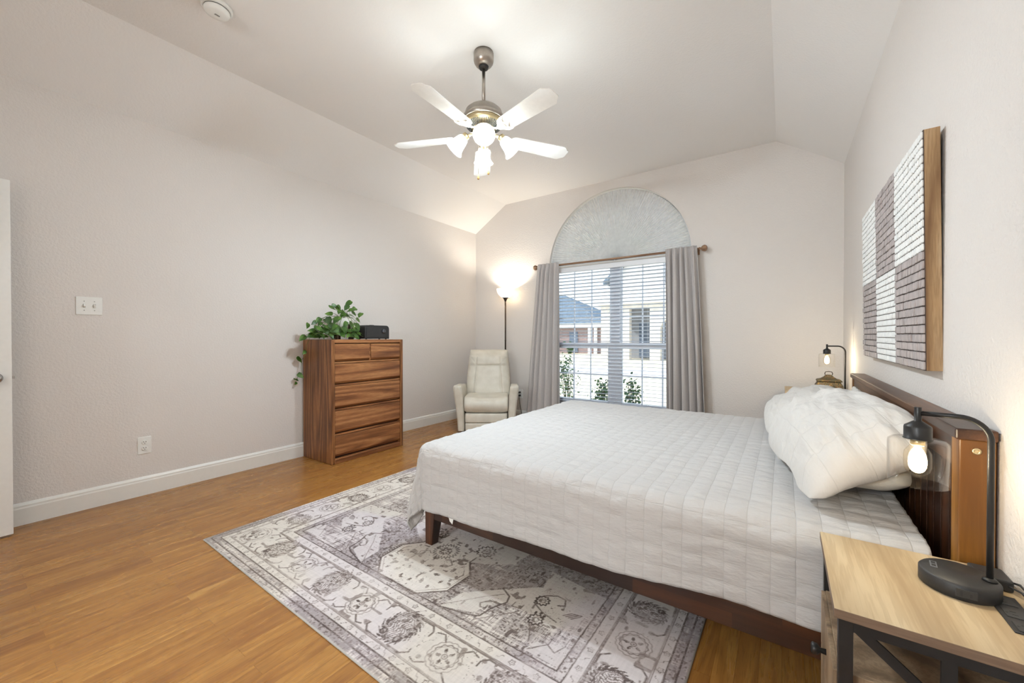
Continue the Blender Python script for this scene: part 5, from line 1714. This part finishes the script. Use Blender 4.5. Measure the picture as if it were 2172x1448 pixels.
def bracket_bm():
    bm = B()
    Mx = Matrix.Translation((0, 0, BZ)) @ Matrix.Rotation(R(-11), 4, 'X')
    tube(bm, [(0.050, -0.012, zf(2.524)), (0.085, -0.010, zf(2.520)), (0.125, -0.006, zf(2.498)), (0.165, -0.004, zf(2.486))], 0.0045, 8)
    tube(bm, [(0.050, 0.012, zf(2.524)), (0.085, 0.010, zf(2.520)), (0.125, 0.006, zf(2.498)), (0.165, 0.004, zf(2.486))], 0.0045, 8)
    out = [(0.150, -0.010), (0.180, -0.030), (0.200, -0.052), (0.235, -0.058), (0.252, -0.050), (0.236, -0.042), (0.226, -0.026), (0.240, -0.012), (0.262, 0.0), (0.240, 0.012), (0.226, 0.026), (0.236, 0.042), (0.252, 0.050), (0.235, 0.058), (0.200, 0.052), (0.180, 0.030), (0.150, 0.010)]
    top = [bm.verts.new(Mx @ Vector((x, y, -0.0034))) for x, y in out]; bot = [bm.verts.new(Mx @ Vector((x, y, -0.0085))) for x, y in out]
    bm.faces.new(top); bm.faces.new(list(reversed(bot)))
    for i in range(len(out)):
        j = (i + 1) % len(out); bm.faces.new((bot[i], bot[j], top[j], top[i]))
    ring = [Mx @ Vector((0.196 + 0.022 * math.cos(a), 0.030 * math.sin(a), -0.0095)) for a in [2 * PI * k / 16 for k in range(16)]]
    tube(bm, ring, 0.0022, 6, closed=True)
    for p in ((0.222, 0.046), (0.222, -0.046), (0.248, 0.0)):
        lathe(bm, [(0.004, -0.0105), (0.004, -0.0085)], 10, Mx @ Matrix.Translation((p[0], p[1], 0)))
    return bm
b0 = obj('blade', blade_bm(), M['blade'], fan, bevel=0.0015)
k0 = obj('blade_bracket', bracket_bm(), plain('bracket_white', srgb(238, 230, 214), 0.38, 0.15, namt=0.06), fan)
BA = [-86, -14, 58, 130, 202]
b0.rotation_euler = (0, 0, R(BA[0])); k0.rotation_euler = (0, 0, R(BA[0]))
for a in BA[1:]:
    for src in (b0, k0):
        c = src.copy(); COL.objects.link(c); c.parent = fan; c.rotation_euler = (0, 0, R(a))
M['fan_glass'] = frosted('fan_shade_glass', (1.0, 0.95, 0.86, 1), 0.50, 0.30)
M['fan_bulb'] = emit_mat('fan_bulb', (1, 0.93, 0.80, 1), 9.0, 0.45)
for a in (-51, 39, 129, 219):
    ra = R(a)
    dirv = Vector((math.cos(ra), math.sin(ra), 0))
    tilt = R(47)                              # below the horizontal
    axis = (dirv * math.cos(tilt) + Vector((0, 0, -math.sin(tilt)))).normalized()
    nk = dirv * 0.118 + Vector((0, 0, zf(2.490)))
    bm = B(); tube(bm, [dirv * 0.040 + Vector((0, 0, zf(2.498))), dirv * 0.075 + Vector((0, 0, zf(2.505))), dirv * 0.100 + Vector((0, 0, zf(2.500))), nk], 0.0055, 10)
    Mx = Matrix.Translation(nk) @ axis.to_track_quat('Z', 'Y').to_matrix().to_4x4()
    arm = obj('light_arm', bm, M['brass'], fan)
    bm = B(); lathe(bm, [(0.010, -0.014), (0.024, -0.008), (0.0255, 0.0), (0.0255, 0.018), (0.027, 0.020), (0.027, 0.024)], 28, Mx)
    obj('fitter', bm, M['brass'], arm)
    bm = B(); lathe(bm, [(0.0265, 0.016), (0.034, 0.026), (0.040, 0.050), (0.045, 0.078), (0.053, 0.100), (0.064, 0.116), (0.069, 0.120), (0.067, 0.122), (0.061, 0.1165), (0.050, 0.101), (0.043, 0.078), (0.038, 0.050), (0.032, 0.027), (0.0265, 0.019)], 36, Mx, False, False)
    sh_ = obj('glass_shade', bm, M['fan_glass'], fan)
    bm = B(); lathe(bm, [(0.012, 0.020), (0.014, 0.034), (0.024, 0.056), (0.0265, 0.074), (0.020, 0.092), (0.004, 0.100)], 20, Mx)
    obj('bulb', bm, M['fan_bulb'], sh_)
    p = nk + axis * 0.074 + Vector((FC[0], FC[1], HH))
    light('fan_light', 'POINT', p, 84.0, (0.775, 0.905, 1.0), shadow_soft_size=0.03)
for (dx_, dy_, ln, q) in ((0.030, 0.012, 0.200, 0), (-0.022, -0.030, 0.235, 1)):
    bm = B(); tube(bm, [(dx_, dy_, zf(2.470)), (dx_, dy_, zf(2.470) - ln)], 0.0010, 5)
    pc = obj('pull_chain', bm, M['brass'], fan)
    bm = B(); lathe(bm, [(0.002, 0.0), (0.0045, -0.010), (0.0075, -0.026), (0.006, -0.034), (0.002, -0.036)], 14, Matrix.Translation((dx_, dy_, zf(2.470) - ln)))
    obj('pull_knob', bm, plain('pull_wood', srgb(208, 170, 110), 0.5), pc)

# ------------------------------------------------------------------ outdoors
GZ = -0.35
def outmat(name, c1, c2, scale=6, rough=0.9):
    t = NT(name); t.pbsdf(c1, rough, 0, 0.1); v = t.coord()
    t.l(t.ramp(t.noise(v, scale, 4, 0.6), [(0.35, c1), (0.65, c2)]), t.b.inputs['Base Color'])
    return t.m
M['lawn'] = outmat('winter_lawn', srgb(214, 204, 176), srgb(232, 224, 202), 0.8)
bm = B(); box(bm, -70, 40, YB + 0.16, 110, GZ - 0.1, GZ)
tag(obj('lawn', bm, M['lawn']), 'pale winter lawn seen through the window', 'lawn', kind='structure')
bm = B(); box(bm, -70, 40, 15.5, 19.5, GZ + 0.0005, GZ + 0.02)
tag(obj('street', bm, outmat('street', srgb(206, 206, 210), srgb(216, 216, 220), 2)), 'pale street crossing the lawn outside the window', 'street', kind='structure')
def brick_mat():
    t = NT('house_brick'); t.pbsdf((0.3, 0.15, 0.12, 1), 0.9, 0, 0.1)
    v = t.coord('Object', rot=(R(90), 0, 0)); br = t.n('ShaderNodeTexBrick'); t.l(v, br.inputs['Vector'])
    br.inputs['Color1'].default_value = srgb(152, 128, 130); br.inputs['Color2'].default_value = srgb(130, 110, 114); br.inputs['Mortar'].default_value = srgb(190, 180, 172)
    br.inputs['Scale'].default_value = 1; br.inputs['Brick Width'].default_value = 0.22; br.inputs['Row Height'].default_value = 0.075; br.inputs['Mortar Size'].default_value = 0.008
    t.l(br.outputs['Color'], t.b.inputs['Base Color']); return t.m
M['brick'] = brick_mat()
M['roof'] = outmat('roof_shingle', srgb(106, 120, 134), srgb(122, 136, 150), 3)
M['fascia'] = outmat('fascia_white', srgb(232, 232, 232), srgb(242, 242, 242), 2)
M['stone'] = outmat('pale_stone', srgb(206, 198, 190), srgb(226, 220, 212), 1.5)
M['dark_win'] = plain('dark_window', srgb(100, 114, 134), 0.2, 0, 0.6)
# left house: brick with hipped roof
hA = thing('house', 'red brick house with a grey hipped roof across the lawn, left in the window', 'house', (-20.0, 36.0, GZ))
bm = B(); box(bm, -9, 5.6, 0, 9, 0, 2.55)
obj('wall', bm, M['brick'], hA)
bm = B(); box(bm, -9.5, 6.1, -0.55, 9.5, 2.55, 2.95)
obj('fascia', bm, M['fascia'], hA)
bm = B(); v = [bm.verts.new(p) for p in ((-9.6, -0.6, 2.951), (6.2, -0.6, 2.951), (6.2, 9.6, 2.951), (-9.6, 9.6, 2.951), (-5, 4.5, 6.4), (-0.6, 4.5, 6.4))]
for f in ((3, 2, 1, 0), (0, 1, 5, 4), (1, 2, 5), (2, 3, 4, 5), (3, 0, 4)): bm.faces.new([v[i] for i in f])
obj('roof', bm, M['roof'], hA)
for x0, x1, z0, z1 in ((2.3, 3.2, 0.1, 2.1), (-3.2, -1.2, 0.8, 2.1), (-7, -5.2, 0.8, 2.1)):
    bm = B(); box(bm, x0, x1, -0.06, 0.02, z0, z1); obj('window', bm, M['dark_win'], hA)
for x in (4.6, 5.2):
    bm = B(); box(bm, x - 0.12, x + 0.12, -0.5, -0.2, 0.0, 2.55); obj('porch_post', bm, M['fascia'], hA)
bm = B(); box(bm, -4.4, -3.6, 3.2, 4.0, 4.5, 6.9); obj('chimney', bm, M['stone'], hA)
# right house: tall pale stone with arched porch
hB = thing('house', 'tall pale stone house with an arched porch across the lawn, right in the window', 'house', (-8.2, 27.0, GZ))
bm = B()
box(bm, -2.6, -0.55, 0, 0.5, 0, 3.55); box(bm, 0.82, 1.45, 0, 0.5, 0, 3.55); box(bm, -2.6, 1.45, 0, 0.5, 3.55, 3.85)
prism(bm, [(1.45, 0), (1.45, 3.85), (4.5, 3.85), (4.5, 0), (2.9, 0), (2.9, 2.0)] + [(2.2 + 0.7 * math.cos(a), 2.0 + 0.8 * math.sin(a)) for a in [PI * i / 14 for i in range(1, 14)]] + [(1.5, 2.0), (1.5, 0)], 1, 0, 0.5)
obj('porch_front', bm, M['stone'], hB)
bm = B(); box(bm, -3.0, 4.8, -0.35, 1.6, 3.85, 4.10); obj('fascia', bm, M['fascia'], hB)
bm = B(); v = [bm.verts.new(p) for p in ((-3.1, -0.4, 4.101), (4.9, -0.4, 4.101), (4.9, 2.2, 5.1), (-3.1, 2.2, 5.1))]
v2 = [bm.verts.new((p.co.x, p.co.y, p.co.z - 0.0005 - 0.12 * (k > 1))) for k, p in enumerate(v)]
bm.faces.new(v); bm.faces.new(list(reversed(v2)))
for k in range(4): bm.faces.new((v[k], v2[k], v2[(k + 1) % 4], v[(k + 1) % 4]))
obj('porch_roof', bm, M['fascia'], hB)
bm = B(); prism(bm, [(-2.6, 0), (4.5, 0), (4.5, 6.0), (1.0, 9.0), (-2.6, 6.0)], 1, 2.2, 9)
obj('wall', bm, M['stone'], hB)
bm = B()
prism(bm, [(-3.2, 5.6), (1.0, 9.101), (5.1, 5.6), (5.1, 5.85), (1.0, 9.4), (-3.2, 5.85)], 1, 1.9, 9.4)
obj('roof', bm, M['roof'], hB)
bm = B(); box(bm, -2.6, 4.5, 2.15, 2.1999, 0, 3.85); obj('porch_shade_wall', bm, outmat('shaded_stone', srgb(142, 146, 154), srgb(160, 163, 170), 1.5), hB)  # shade of the porch recess painted as a darker sheet over the stone
bm = B(); box(bm, -0.5, 0.5, 2.08, 2.1499, 0.1, 2.6); obj('door', bm, M['dark_win'], hB)
for x0, x1, z0, z1 in ((1.6, 2.8, 0.8, 2.6), (1.3, 2.1, 5.4, 6.8)):
    bm = B(); box(bm, x0, x1, 2.08, 2.1499, z0, z1); obj('window', bm, M['dark_win'], hB)
# bare tree
def tree(bm, p, d, ln, r, depth, rg):
    q = p + d * ln
    tube(bm, [p, (p + q) / 2 + Vector((rg.uniform(-.1, .1), rg.uniform(-.1, .1), 0)) * ln * 0.3, q], [r, r * 0.85, r * 0.65], 6)
    if depth == 0: return
    for k in range(3 if depth > 1 else 2):
        nd = (d + Vector((rg.uniform(-.7, .7), rg.uniform(-.7, .7), rg.uniform(0, .5)))).normalized()
        tree(bm, p + d * ln * rg.uniform(0.6, 1.0), nd, ln * 0.68, r * 0.55, depth - 1, rg)
tr = thing('bare_tree', 'bare leafless tree beyond the brick house roof', 'tree', (-17.5, 48, GZ))
bm = B(); tree(bm, Vector((0, 0, 0)), Vector((0.05, 0, 1)), 3.2, 0.16, 4, random.Random(3))
obj('trunk', bm, outmat('bark', srgb(150, 140, 136), srgb(170, 160, 154)), tr)
# shrubs: leafy, close to the glass
def shrub(label, x, y, h, r, seed, n=700, ls=0.036):
    s = thing('shrub', label, 'shrub', (x, y, GZ), 0, 'shrubs outside the window')
    rg = random.Random(seed)
    bm = B()
    stems = []
    for k in range(9):
        a = rg.uniform(0, 2 * PI); tip = Vector((math.cos(a) * r * rg.uniform(.2, .9), math.sin(a) * r * rg.uniform(.2, .9), h * rg.uniform(.7, 1.0)))
        mid = tip * 0.5 + Vector((rg.uniform(-.05, .05), rg.uniform(-.05, .05), 0))
        tube(bm, [Vector((0, 0, 0)), mid, tip], [0.008, 0.006, 0.002], 5); stems.append((mid, tip))
    obj('stem', bm, outmat('shrub_stem', srgb(90, 80, 66), srgb(110, 98, 80)), s)
    bm = B()
    for k in range(n):
        m_, t_ = rg.choice(stems); f = rg.random()
        c = m_.lerp(t_, f) if rg.random() < .7 else m_ * f
        c = c + Vector((rg.gauss(0, .05), rg.gauss(0, .05), rg.gauss(0, .05)))
        if c.z < 0.05: c.z = 0.05
        leaf_geo(bm, c, ls * rg.uniform(.6, 1.1), Vector((rg.uniform(-1, 1), rg.uniform(-1, 1), rg.uniform(-.2, 1))), Vector((rg.uniform(-1, 1), rg.uniform(-1, 1), rg.uniform(-.5, 1))))
    lf = obj('foliage', bm, M['shrub_leaf'], s)
    lf['kind'] = 'stuff'
M['shrub_leaf'] = outmat('shrub_leaf', srgb(70, 96, 70), srgb(100, 126, 92), 12, 0.5)
shrub('small leafy shrub outside the window, left of its centre post', -2.16, 5.42, 0.98, 0.18, 1)
shrub('small leafy shrub outside the window, right of its centre post', -1.76, 5.55, 0.92, 0.11, 2, 480)
shrub('leafy shrub outside the window at its left curtain', -3.15, 6.3, 1.30, 0.20, 3, 380)
for i, x in enumerate((-20.5, -18.6, -17.0)):
    shrub(('rounded hedge shrub before the brick house, farthest left in the window', 'rounded hedge shrub before the brick house, middle of the three', 'rounded hedge shrub before the brick house, nearest its porch posts')[i], x, 34.6, 0.9 + 0.1 * i, 0.6, 20 + i, 160, 0.22)
